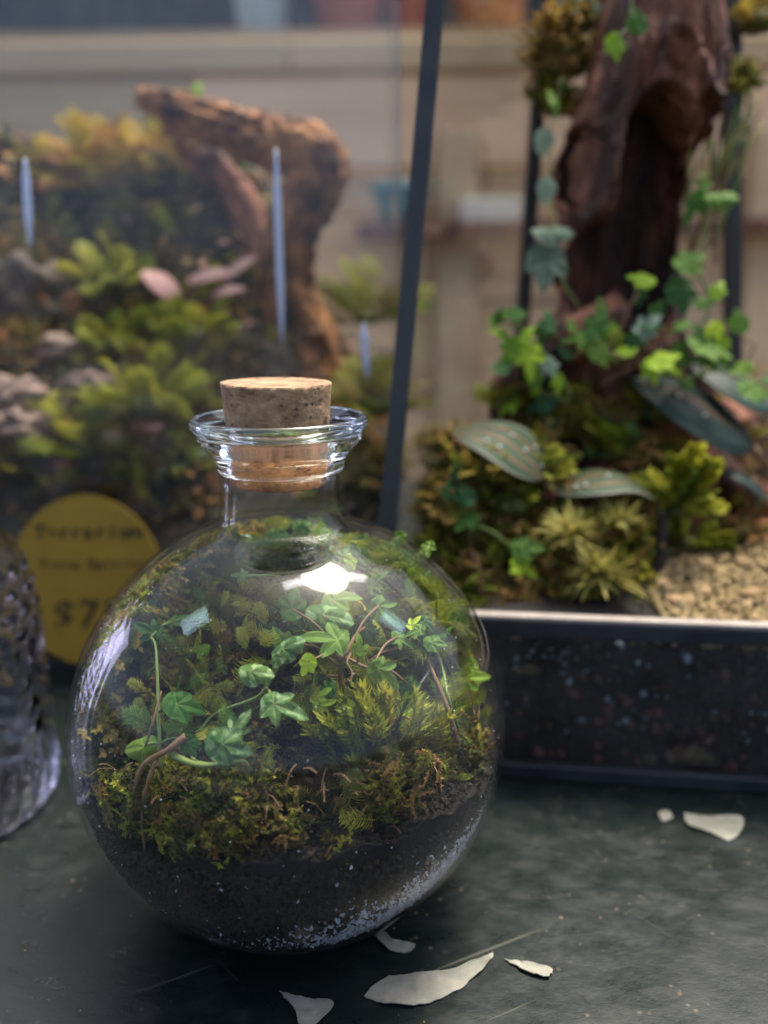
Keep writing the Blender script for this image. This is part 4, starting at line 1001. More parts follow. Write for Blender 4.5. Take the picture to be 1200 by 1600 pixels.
# stones in the tank
def stone(px, py, w, h, Y, mat, label, seed):
    p = P(px, py, Y); rx = pxm(p, w)/2; rz = pxm(p, h)/2; vs, fs = lump(rx, rx*.8, rz, seed, 36, .5, 2.3, .8)
    tag(obj('stone', [v+p for v in vs], fs, mat), label, 'stone')
stone(15, 615, 110, 52, .245, M['stone_pink'], 'flat pinkish stone at the left edge of the tank, the upper one', 1)
stone(25, 662, 115, 48, .235, M['stone_pink'], 'flat pinkish stone at the left edge of the tank, the lower one', 2)
stone(140, 602, 80, 42, .25, M['stone_pink'], 'small pale pink stone behind the long green fronds', 3)
stone(40, 470, 150, 130, .31, M['stone_grey'], 'big rough grey brown rock at the left edge of the tank', 4)
stone(85, 545, 70, 40, .27, M['stone_pink'], 'tan stone in front of the grey brown rock', 5)
stone(110, 385, 160, 60, .36, M['stone_grey'], 'long brown rock under the golden moss', 6)
stone(425, 590, 110, 110, .30, M['stone_grey'], 'dark grey rock behind the cork at the foot of the trunk', 7)
# broad leaves
def broad_leaf(L, W, arch=.15, cup=.25, nv=4, seed=1, fold=0, rimw=.93):
    nu, nw = 30, 40; vs = []; fs = []; ve = []; to = []
    for i in range(nu+1):
        u = i/nu; w = (sin(pi*min(1, u**.8))**.75)*W/2 if 0 < u < 1 else .0005*L
        for j in range(nw+1):
            s = j/nw*2-1
            x = s*w; y = L*u; z = arch*L*sin(pi*u)*.8-cup*abs(s)**1.5*w+.012*L*noise.noise(Vector((u*4, s*3, seed)))
            z += .02*L*(abs(sin(s*pi*nv/2)))*.3
            vs.append(Vector((x, y, z)))
            k = abs((s*nv/2+.5) % 1-.5)*2; v = max(0, 1-k/.15) if abs(s) < .86 else 0
            ve.append(v); to.append(1.0 if (abs(s) > rimw or u > .97) else 0.0)
    for i in range(nu):
        for j in range(nw): a = i*(nw+1)+j; fs.append((a, a+1, a+nw+2, a+nw+1))
    return vs, fs, ve, to
def put_broad(root, base, tip, wpx, mat, nrm, name='leaf', seed=1, **k):
    base, tip = Vector(base), Vector(tip); L = (tip-base).length; W = pxm(base, wpx)
    vs, fs, ve, to = broad_leaf(L, W, seed=seed, **k); R3 = orient(tip-base, nrm)
    me = mesh(name, vs, fs, M[mat], True, ve, to)
    o = link(name, me, root, Matrix.Translation(base) @ R3.to_4x4())
    sm = o.modifiers.new('thickness', 'SOLIDIFY'); sm.thickness = .0004
    return o
pk = thing('pink_leaved_plant', 'low plant with four dusty pink oval leaves in front of the orange trunk', 'plant', P(320, 470, .30))
for i, (bx, by, tx, ty, w, y0) in enumerate(((282, 462, 218, 425, 50, .285), (290, 440, 375, 428, 34, .29), (340, 448, 405, 400, 30, .29), (330, 460, 385, 452, 26, .285))):
    put_broad(pk, P(bx, by, y0), P(tx, ty, y0-.005), w, 'pink', BK*.7+Vector((0, 0, .8)), seed=i, nv=1)
mb = MB()
for bx, by in ((282, 462), (290, 440), (340, 448), (330, 460)): mb.tube(spline([P(bx, by, .288), P(305, 480, .29), P(305, 515, .30)], 6), .0008, 5)
mb.build('stem', M['brownstem'], pk)

# driftwood arch in the tank
def wood_tube(path, rad, n=110, k=30, amp=.17, sc=40, seed=0, squash=None, grooves=9):
    sp = spline(path, n); rr = lerpl(rad, n); vs = []; fs = []; u = None
    for i in range(n):
        t = (sp[min(i+1, n-1)]-sp[max(i-1, 0)]).normalized()
        u = t.orthogonal().normalized() if u is None else (u-t*u.dot(t)).normalized(); w = t.cross(u)
        for j in range(k):
            a = 2*pi*j/k; d = u*cos(a)+w*sin(a)
            q = Vector((cos(a)*1.6, sin(a)*1.6, i*.035+seed*7))
            f = 1+amp*noise.fractal(q, 1, 2, 4)+.10*noise.noise(Vector((cos(a)*grooves*.6, sin(a)*grooves*.6, i*.02+seed)))+.5*amp*noise.noise(sp[i]*sc+Vector((0, 0, seed)))+.5*amp*(.5-abs(noise.noise(Vector((cos(a)*2.6, sin(a)*2.6, i*.07+seed)))*2))+.12*noise.noise(Vector((cos(a)*7, sin(a)*7, i*.25)))
            vs.append(sp[i]+d*rr[i]*f)
    for i in range(n-1):
        for j in range(k): fs.append((i*k+j, i*k+(j+1) % k, (i+1)*k+(j+1) % k, (i+1)*k+j))
    fs.append(tuple(range(k-1, -1, -1))); fs.append(tuple(range((n-1)*k, n*k)))
    return vs, fs
arch = thing('driftwood_arch', 'orange brown arched driftwood rising from the tank and bending left', 'driftwood', P(470, 600, .33))
Y = .305
pts = [(495, 640), (478, 560), (455, 480), (448, 410), (462, 345), (492, 290), (490, 245), (430, 225), (370, 205), (300, 180), (215, 152)]
rad = [80, 66, 52, 40, 38, 44, 44, 38, 34, 30, 14]
vs, fs = wood_tube([P(x, y, Y+(.01 if i < 4 else 0)+(.02*(i-6)/5 if i > 6 else 0)) for i, (x, y) in enumerate(pts)], [pxm(P(400, 400, Y), r) for r in rad], 220, 64, seed=2)
obj('trunk', vs, fs, M['wood_warm'], arch)
pts2 = [(260, 180), (320, 250), (370, 310), (400, 390), (405, 480), (420, 590)]
vs, fs = wood_tube([P(x, y, .35) for x, y in pts2], [pxm(P(400, 400, .35), r*.8) for r in (18, 34, 36, 32, 34, 46)], 110, 30, seed=5)
obj('branch', vs, fs, M['wood_dark'], arch)
o, _ = put_leaf(None, P(303, 140, .345), pxm(P(303, 140, .345), 38), 80, 'ivy_lime', 5); o.name = 'leaf_bud'; tag(o, 'single small lime leaf on top of the driftwood arch', 'leaf')

# ================================================================ right terrarium
FL = Vector((.036, .0815, 0)); FR = Vector((.375, .0305, 0)); BL = Vector((.105, .30, 0)); BR = Vector((.262, .30, 0)); RR = Vector((.42, .20, 0))
HT = .0765
poly = [FL, FR, RR, BR, BL]
terr = thing('geometric_terrarium', 'black framed glass terrarium with a deep tray and slanting posts at the right', 'terrarium', (.2, .18, 0))
topc = Vector((.2, .19, 0))
def wallbar(nm, a, b, z0, z1, th, mat, inset=0):
    d = (b-a).normalized(); n = Vector((-d.y, d.x, 0)); m_ = MB(); A = a+n*(th/2+inset); B = b+n*(th/2+inset)
    m_.bar(Vector((A.x, A.y, (z0+z1)/2)), Vector((B.x, B.y, (z0+z1)/2)), z1-z0, th, (0, 0, 1)); o = m_.build(nm, mat, terr); bevel(o, .0006); return o
for i in range(5):
    a, b = poly[i], poly[(i+1) % 5]; sh_ = (b-a).normalized()*.002
    wallbar('tray_band', a+sh_, b-sh_, HT-.008, HT-.0012, .003, M['black'])
    wallbar('tray_rim', a+sh_, b-sh_, HT-.0010, HT+.0012, .0058, M['rim'])
    wallbar('tray_foot', a+sh_, b-sh_, .0005, .0075, .004, M['black'])
    wallbar('tray_glass', a+sh_, b-sh_, .0078, HT-.0083, .0016, M['pane'], .0008)
def slant(a_, b_, w, nm='post'):
    m_ = MB(); m_.bar(a_, b_, w, w*.7); o = m_.build(nm, M['black'], terr); bevel(o, w*.12); return o
p1a = P(682, -20, .112); p1b = P(594, 952, .083)
d1 = (p1a-p1b); top1 = p1b+d1*1.06
p2a = P(852, 0, .27); p2b = Vector((BL.x, BL.y, HT)); q2 = P(818, 480, .285)
p3a = P(1143, 0, .27); q3 = P(1145, 560, .28); p3b = q3+(q3-p3a).normalized()*((q3.z-HT)/abs((q3-p3a).normalized().z))
slant(top1, p1b, .0078)
p2b = q2+(q2-p2a).normalized()*((q2.z-HT)/abs((q2-p2a).normalized().z))
t2 = p2a+(p2a-q2)*.06; t3 = p3a+(p3a-q3)*.05
slant(t2, p2b, .0085); slant(t3, p3b, .0105)
t4 = Vector((.36, .11, top1.z)); slant(t4, FR+Vector((-.003, .003, HT)), .0078); t5 = Vector((.40, .20, top1.z)); slant(t5, RR+Vector((-.004, 0, HT)), .0078)
for a_, b_ in ((top1, t4), (t4, t5), (t5, t3), (t3, t2), (t2, top1)): slant(a_, b_, .007, 'top_bar')
def quadpane(a, b, c, d):
    n = (b-a).cross(d-a).normalized()*.0008; vs = [a-n, b-n, c-n, d-n, a+n, b+n, c+n, d+n]
    obj('glass_pane', vs, [(3, 2, 1, 0), (4, 5, 6, 7), (0, 1, 5, 4), (1, 2, 6, 5), (2, 3, 7, 6), (3, 0, 4, 7)], M['pane'], terr, False)
up = Vector((0, 0, .003))
quadpane(p2b+Vector((.006, 0, .004)), p3b+Vector((-.007, 0, .004)), t3-Vector((.006, 0, .004)), t2-Vector((-.006, 0, .004)))
quadpane(p1b+Vector((.003, .006, .004)), p2b+Vector((-.003, -.006, .004)), t2-Vector((.003, .006, .004)), top1-Vector((-.003, -.006, .004)))
# soil block in the tray
def tray_fill():
    ctr = sum(poly, Vector())/5; N = 16; ring = []
    for i in range(5):
        a, b = poly[i], poly[(i+1) % 5]
        for k_ in range(N): p = a.lerp(b, k_/N); ring.append(p+(ctr-p).normalized()*.0075)
    n = len(ring); nz = 14; vs = []; fs = []
    for i in range(nz+1):
        z = .0045+(HT-.008-.0045)*i/nz
        for p in ring:
            q = p+(ctr-p).normalized()*.0014*noise.fractal(Vector((p.x, p.y, z))*90, 1, 2, 3); vs.append(Vector((q.x, q.y, z)))
    for i in range(nz):
        for j in range(n): fs.append((i*n+j, i*n+(j+1) % n, (i+1)*n+(j+1) % n, (i+1)*n+j))
    base = nz*n
    for s in range(1, 12):
        f = 1-s/12
        for p in ring:
            q = ctr+(p-ctr)*f; z = HT-.006+.006*fbm((q.x, q.y, 1), 40)+.012*(1-f)*(1 if q.x < .24 else .3); vs.append(Vector((q.x, q.y, z)))
        for j in range(n): fs.append((base+j, base+(j+1) % n, base+n+(j+1) % n, base+n+j))
        base += n
    fs.append(tuple(range(base, base+n))); fs.append(tuple(reversed(range(n))))
    tag(obj('tray_soil', vs, fs, M['soil']), 'almost black soil filling the tray of the black framed terrarium', 'soil', kind='stuff')
tray_fill()
def tray_grains():
    rnd = random.Random(21); a = MB(); b = MB(); c = MB(); d = (FR-FL)
    nrm = Vector((-d.y, d.x, 0)).normalized()
    for _ in range(2600):
        u = rnd.random(); z = rnd.uniform(.010, .067); p = FL+d*u+nrm*rnd.uniform(.0042, .0065)+Vector((0, 0, z))
        f = fbm((p.x, 0, p.z), 60); hi = (z-.01)/.057
        if f > .10 and rnd.random() < .45*hi: grain(b, p-nrm*.001, rnd.choice((.0005, .0007, .0010, .0020)), rnd)  # bluish grains stand in for sky reflections on the tray glass
        elif rnd.random() < .12*(1-hi): grain(c, p, rnd.uniform(.002, .0042), rnd)
        else: grain(a, p, rnd.uniform(.0006, .002), rnd)
    tag(a.build('tray_crumbs', M['crumb']), 'brown soil crumbs pressed against the tray glass', 'soil', kind='stuff')
    tag(b.build('tray_sky_specks', M['sky_speck']), 'pale blue grey specks for sky reflections in the upper tray glass', 'grit', kind='stuff')
    tag(c.build('tray_pebbles', M['pebble']), 'rust brown drainage pebbles low behind the tray glass', 'pebbles', kind='stuff')
tray_grains()
# beige gravel at the right
def gravel():
    rnd = random.Random(33); shapes = []
    for s in range(6):
        vs, fs = lump(1, 1, .8, s+40, 12, .35, 1.8, .9); shapes.append(mesh('pebble', vs, fs, M['gravel']))
    root = thing('gravel_bed', 'heap of beige gravel at the right front of the black framed terrarium', 'gravel', P(1120, 975, .10))
    n = 0
    def heap(x, y):
        return .0745+.019*exp(-((x-.25)**2/.0042+(y-.135)**2/.0016))+.006*exp(-((x-.17)**2+(y-.115)**2)/.0006)+.002*noise.noise(Vector((x, y, 0))*90)
    m_ = MB(); nx, ny = 60, 26; vs = []; fs = []
    for jj in range(ny+1):
        for ii in range(nx+1): x = .155+.20*ii/nx; y = .071-.16*(x-.155)+.125*jj/ny; vs.append(Vector((x, y, heap(x, y)-.001)))
    for jj in range(ny):
        for ii in range(nx): a = jj*(nx+1)+ii; fs.append((a, a+1, a+nx+2, a+nx+1))
    m_.add(vs, fs); o = m_.build('sand_heap', M['gravel'], root, True); sm = o.modifiers.new('thickness', 'SOLIDIFY'); sm.thickness = .01; sm.offset = -1
    rest = MB()
    for _ in range(5200):
        x = rnd.uniform(.158, .345); y = .071-.15*(x-.155)+.10*rnd.random()**1.2; p = Vector((x, y, heap(x, y)+.0005))
        s = rnd.choice((.0006, .0008, .0010, .0010, .0014, .0018, .0030)); R3 = Euler([rnd.uniform(0, 6) for _ in range(3)]).to_matrix()
        if n < 280 and y < .12: link('pebble', shapes[rnd.randrange(6)], root, Matrix.Translation(p) @ R3.to_4x4() @ Matrix.Scale(s*1.2, 4)); n += 1
        else: grain(rest, p, s, rnd)
    tag(rest.build('fine_gravel', M['gravel'], root), kind='stuff'); cr = MB()
    for _ in range(1100):
        x = rnd.uniform(.150, .345); y = .070-.15*(x-.155)+.10*rnd.random()
        if noise.noise(Vector((x, y, 3))*45) > -.05: grain(cr, (x, y, heap(x, y)+.0012), rnd.choice((.0006, .001, .0016)), rnd)
    tag(cr.build('soil_crumbs', M['earth'], root), kind='stuff')
gravel()
stone(1040, 945, 92, 76, .115, M['gravel'], 'pale yellowish rock in front of the gravel heap', 11)
stone(1175, 925, 60, 45, .12, M['gravel'], 'beige rock near the right edge of the gravel heap', 12)
stone(805, 905, 60, 30, .12, M['stone_grey'], 'dark flat stone low in front of the moss mound', 13)
stone(920, 950, 120, 34, .12, M['stone_grey'], 'brown flat stone chips along the tray rim', 14)

# tall driftwood column
def drift():
    rows = [(-90, 965, 1150), (0, 952, 1130), (100, 928, 1135), (160, 912, 1125), (210, 890, 1100), (255, 866, 1085), (320, 868, 1066), (400, 898, 1056), (470, 885, 1052), (520, 850, 1065), (580, 812, 1110), (650, 790, 1165), (760, 780, 1180), (840, 775, 1190)]
    n = 200; k = 110; Yc = .225; vs = []; fs = []
    for i in range(n):
        u = i/(n-1)*(len(rows)-1); a = min(int(u), len(rows)-2); f = u-a; f = f*f*(3-2*f)*.5+f*.5
        y, xl, xr = [rows[a][q]+(rows[a+1][q]-rows[a][q])*f for q in range(3)]
        pl, pr = P(xl, y, Yc), P(xr, y, Yc); c = (pl+pr)/2; hw = (pr-pl).length/2
        for j in range(k):
            t = 2*pi*j/k; dx, dy = cos(t), sin(t)
            q = Vector((dx*1.4, dy*1.4, i*.022))
            s = 1+.13*noise.fractal(q, 1, 2, 5)+.09*noise.ridged_multi_fractal(Vector((dx*3.2+noise.noise(Vector((0, dx, i*.03)))*.8, dy*3.2, i*.018)), 1, 2, 4, 1, 2)-.09+.05*noise.fractal(Vector((dx*9, dy*9, i*.10)), 1, 2, 3)
            p = Vector((c.x+dx*hw*s, c.y+dy*min(hw, .040)*s, c.z))
            if dy < 0:
                px = (xl+xr)/2+dx*(xr-xl)/2
                dep = 0
                for (cx, cyy, rx, ry, dd) in ((1008, 300, 56, 130, .056), (958, 440, 66, 92, .050), (898, 270, 30, 60, .020), (1078, 225, 16, 60, .02), (1035, 110, 22, 40, .010)):
                    e = ((px-cx)/rx)**2+((y-cyy)/ry)**2
                    if e < 1.35: dep = max(dep, dd*min(1, max(0, (1.35-e)/.4)))
                rid = 0
                e = ((px-1015)/64)**2+((y-270)/150)**2
                if 1 < e < 2.2 and y < 300: rid = -.006*sin((e-1)/1.2*pi)
                p.y += dep+rid
            vs.append(p)
    for i in range(n-1):
        for j in range(k): fs.append((i*k+j, (i+1)*k+j, (i+1)*k+(j+1) % k, i*k+(j+1) % k))
    fs.append(tuple(range(k))); fs.append(tuple(reversed(range((n-1)*k, n*k))))
    root = thing('driftwood_column', 'tall hollow reddish brown driftwood column inside the black framed terrarium', 'driftwood', P(980, 840, Yc))
    obj('trunk', vs, fs, M['wood_dark'], root)
    for lab, pts, rad_ in (('root', [(1010, 620), (1080, 700), (1150, 760), (1240, 800)], [26, 34, 30, 20]), ('root', [(880, 620), (820, 620), (780, 660), (750, 730)], [26, 22, 18, 10]), ('root', [(980, 500), (900, 530), (840, 560), (790, 600), (775, 650)], [40, 34, 26, 20, 12])):
        vs, fs = wood_tube([P(x, y, .19) for x, y in pts], [pxm(P(900, 600, .19), r) for r in rad_], 60, 24, seed=len(pts)+rad_[0]); obj(lab, vs, fs, M['wood_dark'], root)
drift()

# moss and ferns of the right terrarium
def rclump(px, py, Y, rpx, kind, mat, n, spx, label, **k):
    p = P(px, py, Y); return clump(p, pxm(p, rpx), kind, mat, n, pxm(p, spx), label, part='frond', **k)
rclump(770, 860, .165, 115, 'fluffy', 'moss_dark', 90, 52, 'big dark mossy mound at the front left of the black framed terrarium', squash=.85, base='moss_dark', mats=['moss_dark', 'moss_dark', 'moss_olive', 'moss_green'])
rclump(700, 800, .135, 52, 'fluffy', 'moss_rust', 44, 36, 'rusty orange moss on the left flank of the big mound', base='moss_olive', squash=1.2, mats=['moss_rust', 'moss_gold', 'moss_olive'])
rclump(750, 735, .135, 42, 'fluffy', 'moss_lime', 40, 36, 'light green curly moss on top of the big mound', mats=['moss_lime', 'moss_green', 'moss_gold'], base='moss_dark')
rclump(690, 700, .15, 28, 'fluffy', 'moss_gold', 22, 40, 'golden moss tip rising beside the black post', mats=['moss_gold', 'moss_rust'], base='moss_olive')
rclump(795, 790, .13, 40, 'frond', 'moss_green', 26, 40, 'green feathery moss under the striped round leaf', mats=['moss_green', 'moss_dark', 'moss_lime'])
rclump(860, 800, .14, 22, 'fluffy', 'moss_gold', 16, 26, 'golden moss knot where the two striped leaves meet', mats=['moss_gold', 'moss_rust'], base='moss_olive')
rclump(800, 940, .115, 36, 'fluffy', 'moss_rust', 34, 34, 'rust coloured moss lying along the tray rim', mats=['moss_rust', 'moss_rust', 'moss_olive'], base='moss_olive', squash=.4)
rclump(880, 915, .12, 34, 'fluffy', 'moss_rust', 34, 30, 'brownish moss under the straw needle burst', mats=['moss_rust', 'moss_olive', 'moss_gold'], base='moss_olive', squash=.5)
rclump(985, 870, .15, 42, 'fluffy', 'moss_gold', 34, 40, 'tan golden moss strands right of the needle burst', mats=['moss_gold', 'moss_rust', 'moss_olive'], base='moss_olive')
rclump(930, 900, .106, 8, 'star', 'straw', 5, 78, 'large starry burst of straw yellow needles near the tray rim', base='moss_olive', lean=.2, name='needle_burst', cat='plant')
rclump(890, 835, .112, 7, 'star', 'straw', 4, 62, 'smaller needle burst under the right striped leaf', base='moss_olive', lean=.2, name='needle_burst', cat='plant')
rclump(965, 815, .115, 6, 'star', 'straw', 3, 56, 'third needle burst beside the bright curly fern', base='moss_olive', lean=.2, name='needle_burst', cat='plant')
rclump(1060, 800, .135, 26, 'parsley', 'moss_lime', 12, 80, 'bright green curly fern at the right of the striped leaves', base='moss_dark', name='fern', cat='fern', mats=['moss_lime', 'moss_lime', 'moss_green'], lean=.9)
rclump(1075, 850, .14, 22, 'parsley', 'moss_lime', 8, 50, 'smaller curly fern just above the gravel', base='moss_dark', name='fern', cat='fern', lean=.9)
rclump(955, 710, .17, 30, 'frond', 'moss_green', 20, 80, 'feathery green fern in front of the driftwood foot', name='fern', cat='fern', mats=['moss_green', 'moss_olive'])
rclump(865, 680, .175, 26, 'frond', 'moss_green', 16, 70, 'soft olive green fern behind the striped round leaf', name='fern', cat='fern', mats=['moss_green', 'moss_olive'])
rclump(880, 95, .235, 42, 'fluffy', 'moss_gold', 40, 50, 'golden moss hanging at the upper left of the driftwood column', mats=['moss_gold', 'moss_olive', 'moss_rust'], base='moss_olive', squash=1.8)
rclump(870, 170, .235, 24, 'fluffy', 'moss_green', 20, 46, 'green moss drop below the hanging golden moss', mats=['moss_green', 'moss_gold'], base='moss_dark', squash=1.4)
rclump(905, 40, .24, 26, 'fluffy', 'ivy_grey', 18, 46, 'pale grey green lichen tuft at the top left of the column', mats=['ivy_grey', 'moss_gold'], base='moss_olive')
rclump(1145, 140, .235, 26, 'fluffy', 'moss_green', 24, 40, 'round olive moss ball on the right post', mats=['moss_green', 'moss_olive'], base='moss_dark')
rclump(1185, 40, .25, 36, 'frond', 'moss_gold', 24, 50, 'blurred yellow green foliage at the top right corner', mats=['moss_gold', 'moss_olive'], base='moss_olive')
rclump(800, 640, .185, 34, 'frond', 'moss_green', 22, 60, 'green fern clump left of the driftwood foot', mats=['moss_green', 'moss_olive'], base='moss_dark', name='fern', cat='fern')
rclump(905, 640, .185, 30, 'fluffy', 'moss_olive', 30, 40, 'olive moss growing up the foot of the driftwood column', mats=['moss_olive', 'moss_green', 'moss_rust'], base='moss_dark')
rclump(1020, 650, .18, 34, 'frond', 'moss_green', 24, 56, 'low green ferns under the lime ivy leaf', mats=['moss_green', 'moss_dark', 'moss_olive'], base='moss_dark', name='fern', cat='fern')
rclump(1010, 720, .165, 30, 'fluffy', 'moss_olive', 30, 40, 'olive moss under the dark broad leaves', mats=['moss_olive', 'moss_rust', 'moss_green'], base='moss_dark')
rclump(1140, 840, .15, 40, 'fluffy', 'moss_rust', 34, 40, 'brown moss and debris behind the gravel', mats=['moss_rust', 'moss_dark', 'moss_olive'], base='earth')
rclump(850, 745, .14, 26, 'frond', 'moss_green', 18, 44, 'fine green fronds behind the stems of the striped leaves', mats=['moss_green', 'moss_lime'], base='moss_dark')
def mound_place(rnd):
    px = rnd.uniform(665, 1030); py = rnd.uniform(690, 950)
    e = ((px-790)/150)**2+((py-900)/230)**2
    if px < 900 and e > 1 or px >= 900 and py < 800: return None, 0, Vector((0, 0, 1))
    p = P(px, py, .113+max(0, (950-py)/260)*.035+rnd.uniform(-.004, .010))
    return p, rnd.uniform(.008, .019), Vector((rnd.uniform(-.9, .9), rnd.uniform(-1, 0), rnd.uniform(.1, 1))).normalized()
carpet('mound_moss', 'COLOUR moss strands tangled over the big mound in the black framed terrarium', 'fluffy', (('moss_green', .30), ('moss_olive', .2), ('moss_gold', .16), ('moss_rust', .22), ('moss_lime', .12)), 330, None, mound_place, 5)
def foot_place(rnd):
    px = rnd.uniform(770, 1230); py = rnd.uniform(600, 880)
    p = P(px, py, .19-(py-600)/280*.035+rnd.uniform(-.008, .01))
    if 850 < px < 1040 and py > 700: return None, 0, Vector((0, 0, 1))
    return p, rnd.uniform(.010, .022), Vector((rnd.uniform(-.9, .9), rnd.uniform(-1, 0), rnd.uniform(.1, 1))).normalized()
carpet('foot_moss', 'COLOUR feathery growth round the driftwood foot in the black framed terrarium', 'frond', (('moss_green', .3), ('moss_olive', .3), ('moss_rust', .25), ('moss_dark', .15)), 170, None, foot_place, 6)
# trailing grassy stems right of the column
def strands():
    rnd = random.Random(8); root = thing('hanging_roots', 'loose bundle of tan aerial roots between the column and the right post', 'roots', P(1110, 300, .22))
    for i in range(16):
        x0 = rnd.uniform(1085, 1200); y0 = rnd.uniform(120, 210); x1 = rnd.uniform(1070, 1130); y1 = rnd.uniform(280, 430)
        m_ = MB(); m_.tube(spline([P(x0, y0, .235), P((x0+x1)/2+rnd.uniform(-20, 20), (y0+y1)/2, .225), P(x1, y1, .23)], 12), rnd.uniform(.0006, .0012), 5); m_.build('root', M[rnd.choice(('fibre', 'straw', 'stem'))], root, True)
strands()

# striped broad leaves
sl = thing('striped_leaf_plant', 'plant with two broad dark leaves with red veins and pale rims, right of the bottle', 'plant', P(850, 930, .12))
put_broad(sl, P(852, 748, .128), P(700, 672, .150), 118, 'orchid', BK*.55+UP*.7+RT*.1, seed=3, arch=.22, cup=.05, nv=4)
put_broad(sl, P(868, 770, .128), P(1032, 782, .135), 100, 'orchid', BK*.35+UP*.8, seed=5, arch=.26, cup=.18, nv=4)
mb = MB(); mb.tube(spline([P(852, 748, .128), P(860, 790, .132), P(850, 850, .135), P(850, 940, .13)], 14), .0022, 8); mb.tube(spline([P(868, 770, .128), P(862, 790, .13), P(858, 820, .134)], 8), .0016, 8); mb.build('stem', M['pebble'], sl, True)
s2_ = thing('dark_leaf_plant', 'very dark broad leaves with orange midribs on the driftwood foot', 'plant', P(1060, 780, .17))
put_broad(s2_, P(1178, 700, .16), P(985, 590, .175), 130, 'orchid_dark', BK*.6+UP*.7, seed=6, arch=.12, cup=.2, nv=2)
put_broad(s2_, P(1215, 640, .17), P(1075, 570, .185), 100, 'orchid_dark', BK*.5+UP*.7, seed=7, arch=.12, cup=.2, nv=2)
put_broad(s2_, P(1200, 780, .15), P(1110, 730, .16), 60, 'orchid_dark', BK*.3+UP*.9, seed=8, arch=.2, cup=.2, nv=2)
mb = MB(); mb.tube(spline([P(1178, 700, .16), P(1215, 760, .165), P(1220, 860, .17)], 8), .002, 6); mb.tube(spline([P(1215, 640, .17), P(1232, 720, .17), P(1222, 860, .17)], 8), .002, 6); mb.build('stem', M['brownstem'], s2_, True)

# ivy in the right terrarium
def rl(px, py, Y, s, a, m_, k_=None):
    p = P(px, py, Y); return (p, pxm(p, s*1.12), a, m_, k_)
G, L_, D_, V_ = 'ivy', 'ivy_lime', 'ivy_dark', 'ivy_grey'
vine('ivy runner with lime tips at the left foot of the driftwood', [rl(800, 488, .17, 42, 150, G), rl(795, 548, .165, 52, -120, L_), rl(828, 562, .16, 58, -90, L_), rl(822, 522, .165, 34, 60, L_), rl(860, 575, .16, 42, -60, 'ivy_grey'), rl(872, 600, .16, 36, -90, L_), rl(845, 630, .165, 50, -160, D_, 3), rl(780, 520, .17, 30, 160, L_)],
     [P(880, 650, .17), P(888, 610, .165), P(868, 585, .162), P(845, 545, .165), P(815, 515, .17), P(805, 500, .17)], .0011)
vine('ivy cluster of mid green leaves across the base of the hollow', [rl(905, 527, .165, 50, -170, G), rl(934, 503, .165, 56, 60, G), rl(945, 550, .165, 60, -10, G, 2), rl(962, 528, .17, 44, -60, L_), rl(1012, 510, .165, 54, 40, 'ivy_grey'), rl(1040, 560, .155, 58, 20, L_, 3), rl(1018, 580, .155, 42, -60, L_), rl(975, 548, .16, 34, 180, L_), rl(1000, 435, .175, 44, 160, L_, 3), rl(1000, 462, .18, 32, -90, D_), rl(940, 480, .175, 34, 100, G)],
     [P(890, 560, .17), P(930, 545, .168), P(975, 560, .165), P(1010, 565, .162), P(1060, 575, .162), P(1100, 572, .165)], .0010, 'brownstem')
vine('ivy climbing between the column and the right post', [rl(1083, 406, .175, 62, 30, G, 3), rl(1064, 465, .18, 60, -80, D_, 3), rl(1100, 470, .175, 44, 20, G), rl(1122, 452, .175, 34, 60, L_), rl(1085, 322, .185, 54, -120, G), rl(1132, 306, .18, 52, 10, G, 5), rl(1100, 285, .19, 34, 90, G), rl(1115, 545, .16, 78, -20, G, 3), rl(1095, 520, .165, 40, 120, G)],
     [P(1100, 590, .17), P(1092, 530, .175), P(1110, 470, .18), P(1090, 420, .18), P(1105, 360, .185), P(1108, 300, .19)], .0009)
vine('ivy tip at the right edge of the photo above the dark leaves', [rl(1185, 612, .15, 62, -20, G, 3), rl(1215, 590, .155, 50, 20, G)], [P(1060, 595, .16), P(1110, 580, .158), P(1160, 590, .155), P(1210, 605, .155)], .0009)
vine('two small bright ivy leaves high on the driftwood column', [rl(962, 76, .185, 44, -80, L_, 3), rl(996, 30, .185, 44, 100, G, 3)], [P(985, 60, .20), P(990, 50, .192), P(985, 25, .19), P(990, -30, .195)], .0008)
def ivy_mass():
    rnd = random.Random(12)
    for lab, x0, x1, y0, y1, n, Y in (('many small ivy leaves heaped left of the driftwood foot', 775, 900, 490, 640, 16, .165), ('many small ivy leaves heaped right of the driftwood foot', 940, 1180, 480, 600, 20, .165), ('scattered ivy leaves behind the striped leaves', 700, 1000, 620, 720, 12, .165)):
        lv = [rl(rnd.uniform(x0, x1), rnd.uniform(y0, y1), Y+rnd.uniform(-.006, .014), rnd.uniform(26, 44), rnd.uniform(0, 360), rnd.choice((G, G, D_, L_, G))) for _ in range(n)]
        nd = [P(x0+(x1-x0)*t, y1+(y0-y1)*(t if i_ % 2 else t*.5), Y+.008) for i_, t in enumerate((0, .25, .5, .75, 1))]
        vine(lab, lv, nd, .0009, 'brownstem')
ivy_mass()
vine('greyish ivy leaves at the left of the hollow column', [rl(852, 418, .175, 84, -100, V_, 3), rl(868, 358, .18, 66, 10, V_, 5), rl(852, 300, .19, 40, -90, V_, 5), rl(848, 225, .2, 40, -90, V_, 5), rl(868, 160, .2, 40, -60, G)], [P(905, 480, .195), P(880, 440, .19), P(870, 380, .192), P(862, 300, .2), P(860, 200, .21), P(880, 120, .215)], .0008)
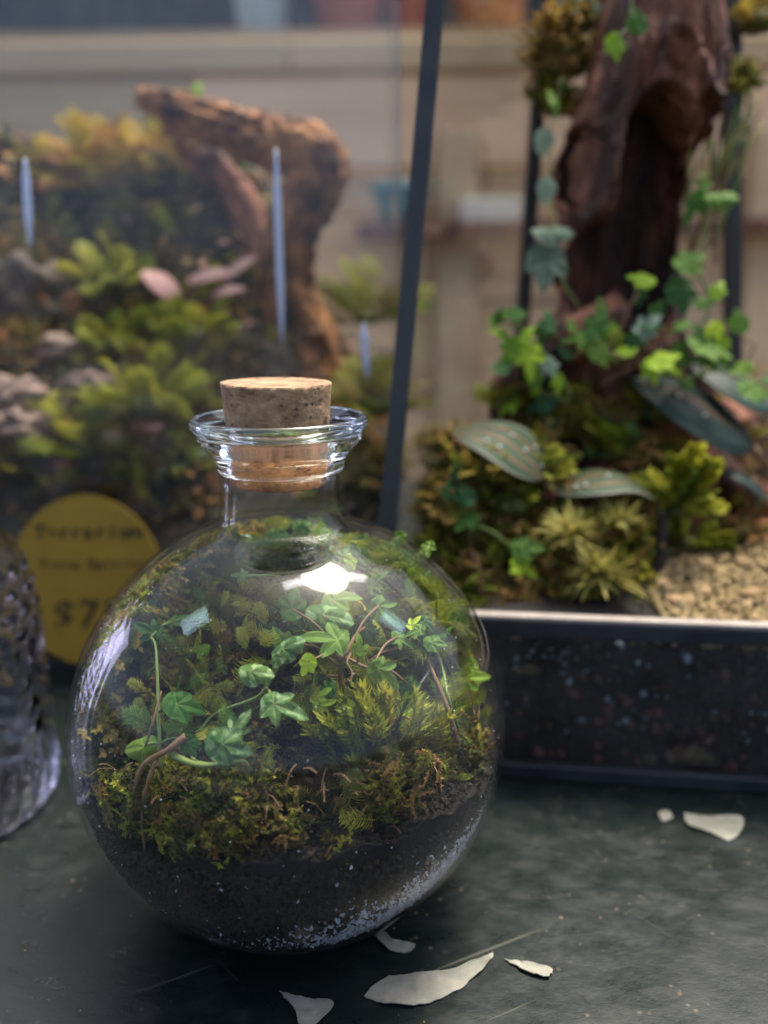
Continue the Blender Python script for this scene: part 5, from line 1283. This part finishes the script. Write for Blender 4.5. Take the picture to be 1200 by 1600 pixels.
vine('dark ivy sprig on the left side of the big moss mound', [rl(722, 808, .118, 60, 170, 'ivy', 4), rl(702, 765, .120, 34, 90, D_), rl(725, 770, .119, 44, 110, D_, 3), rl(712, 740, .121, 30, 90, D_)], [P(748, 900, .13), P(738, 860, .122), P(732, 820, .12), P(724, 790, .122)], .0008, 'brownstem')
vine('two ivy leaves low on the front of the big moss mound', [rl(828, 856, .112, 54, 0, 'ivy', 3), rl(818, 888, .110, 52, -30, 'ivy_lime', 0)], [P(742, 820, .120), P(775, 835, .114), P(800, 858, .114), P(812, 875, .113)], .0011)
twig('yellow green stalk running down from the striped leaves', [P(865, 798, .125), P(882, 828, .118), P(908, 858, .114), P(918, 905, .112)], [.0013, .0009], 'stem', 'stalk', 'stalk')
twig('rust brown dry leaf stalk low on the left of the mound', [P(735, 860, .114), P(748, 890, .112), P(752, 930, .108)], [.0016, .0008], 'fibre', 'stalk', 'stalk')
twig('dark twig standing between the needle burst and the gravel', [P(1036, 800, .125), P(1034, 850, .12), P(1028, 900, .115), P(1008, 945, .11)], [.0022, .0030], 'soil', 'twig')
def water_beads():
    from mathutils.bvhtree import BVHTree
    bpy.context.view_layer.update(); bv = []
    for rt in (sl, s2_):
        for ch in rt.children:
            if ch.name.startswith('leaf'):
                mw = ch.matrix_world; bv.append(BVHTree.FromPolygons([mw @ v.co for v in ch.data.vertices], [tuple(p.vertices) for p in ch.data.polygons]))
    rnd = random.Random(4); mb = MB()
    for (px, py) in ((872, 712), (884, 724), (862, 736), (845, 728), (820, 705), (800, 682), (900, 762), (915, 760), (760, 690), (780, 700), (950, 745), (1135, 640), (1100, 650), (1060, 620), (835, 700)):
        best = None
        for t in bv:
            h = t.ray_cast(CAM, ray(px, py))
            if h[0] is not None and (best is None or h[3] < best[3]): best = h
        if best:
            n = best[1] if best[1].dot(ray(px, py)) < 0 else -best[1]
            vs, fs = lump(.0011, .0011, .0010, 1, 12, .08); p = best[0]+n*.0006; mb.add([v+p for v in vs], fs)
    if mb.v: tag(mb.build('beads', M['white'], None, True), 'small white perlite beads lying on the striped leaves', 'beads', kind='stuff')
water_beads()
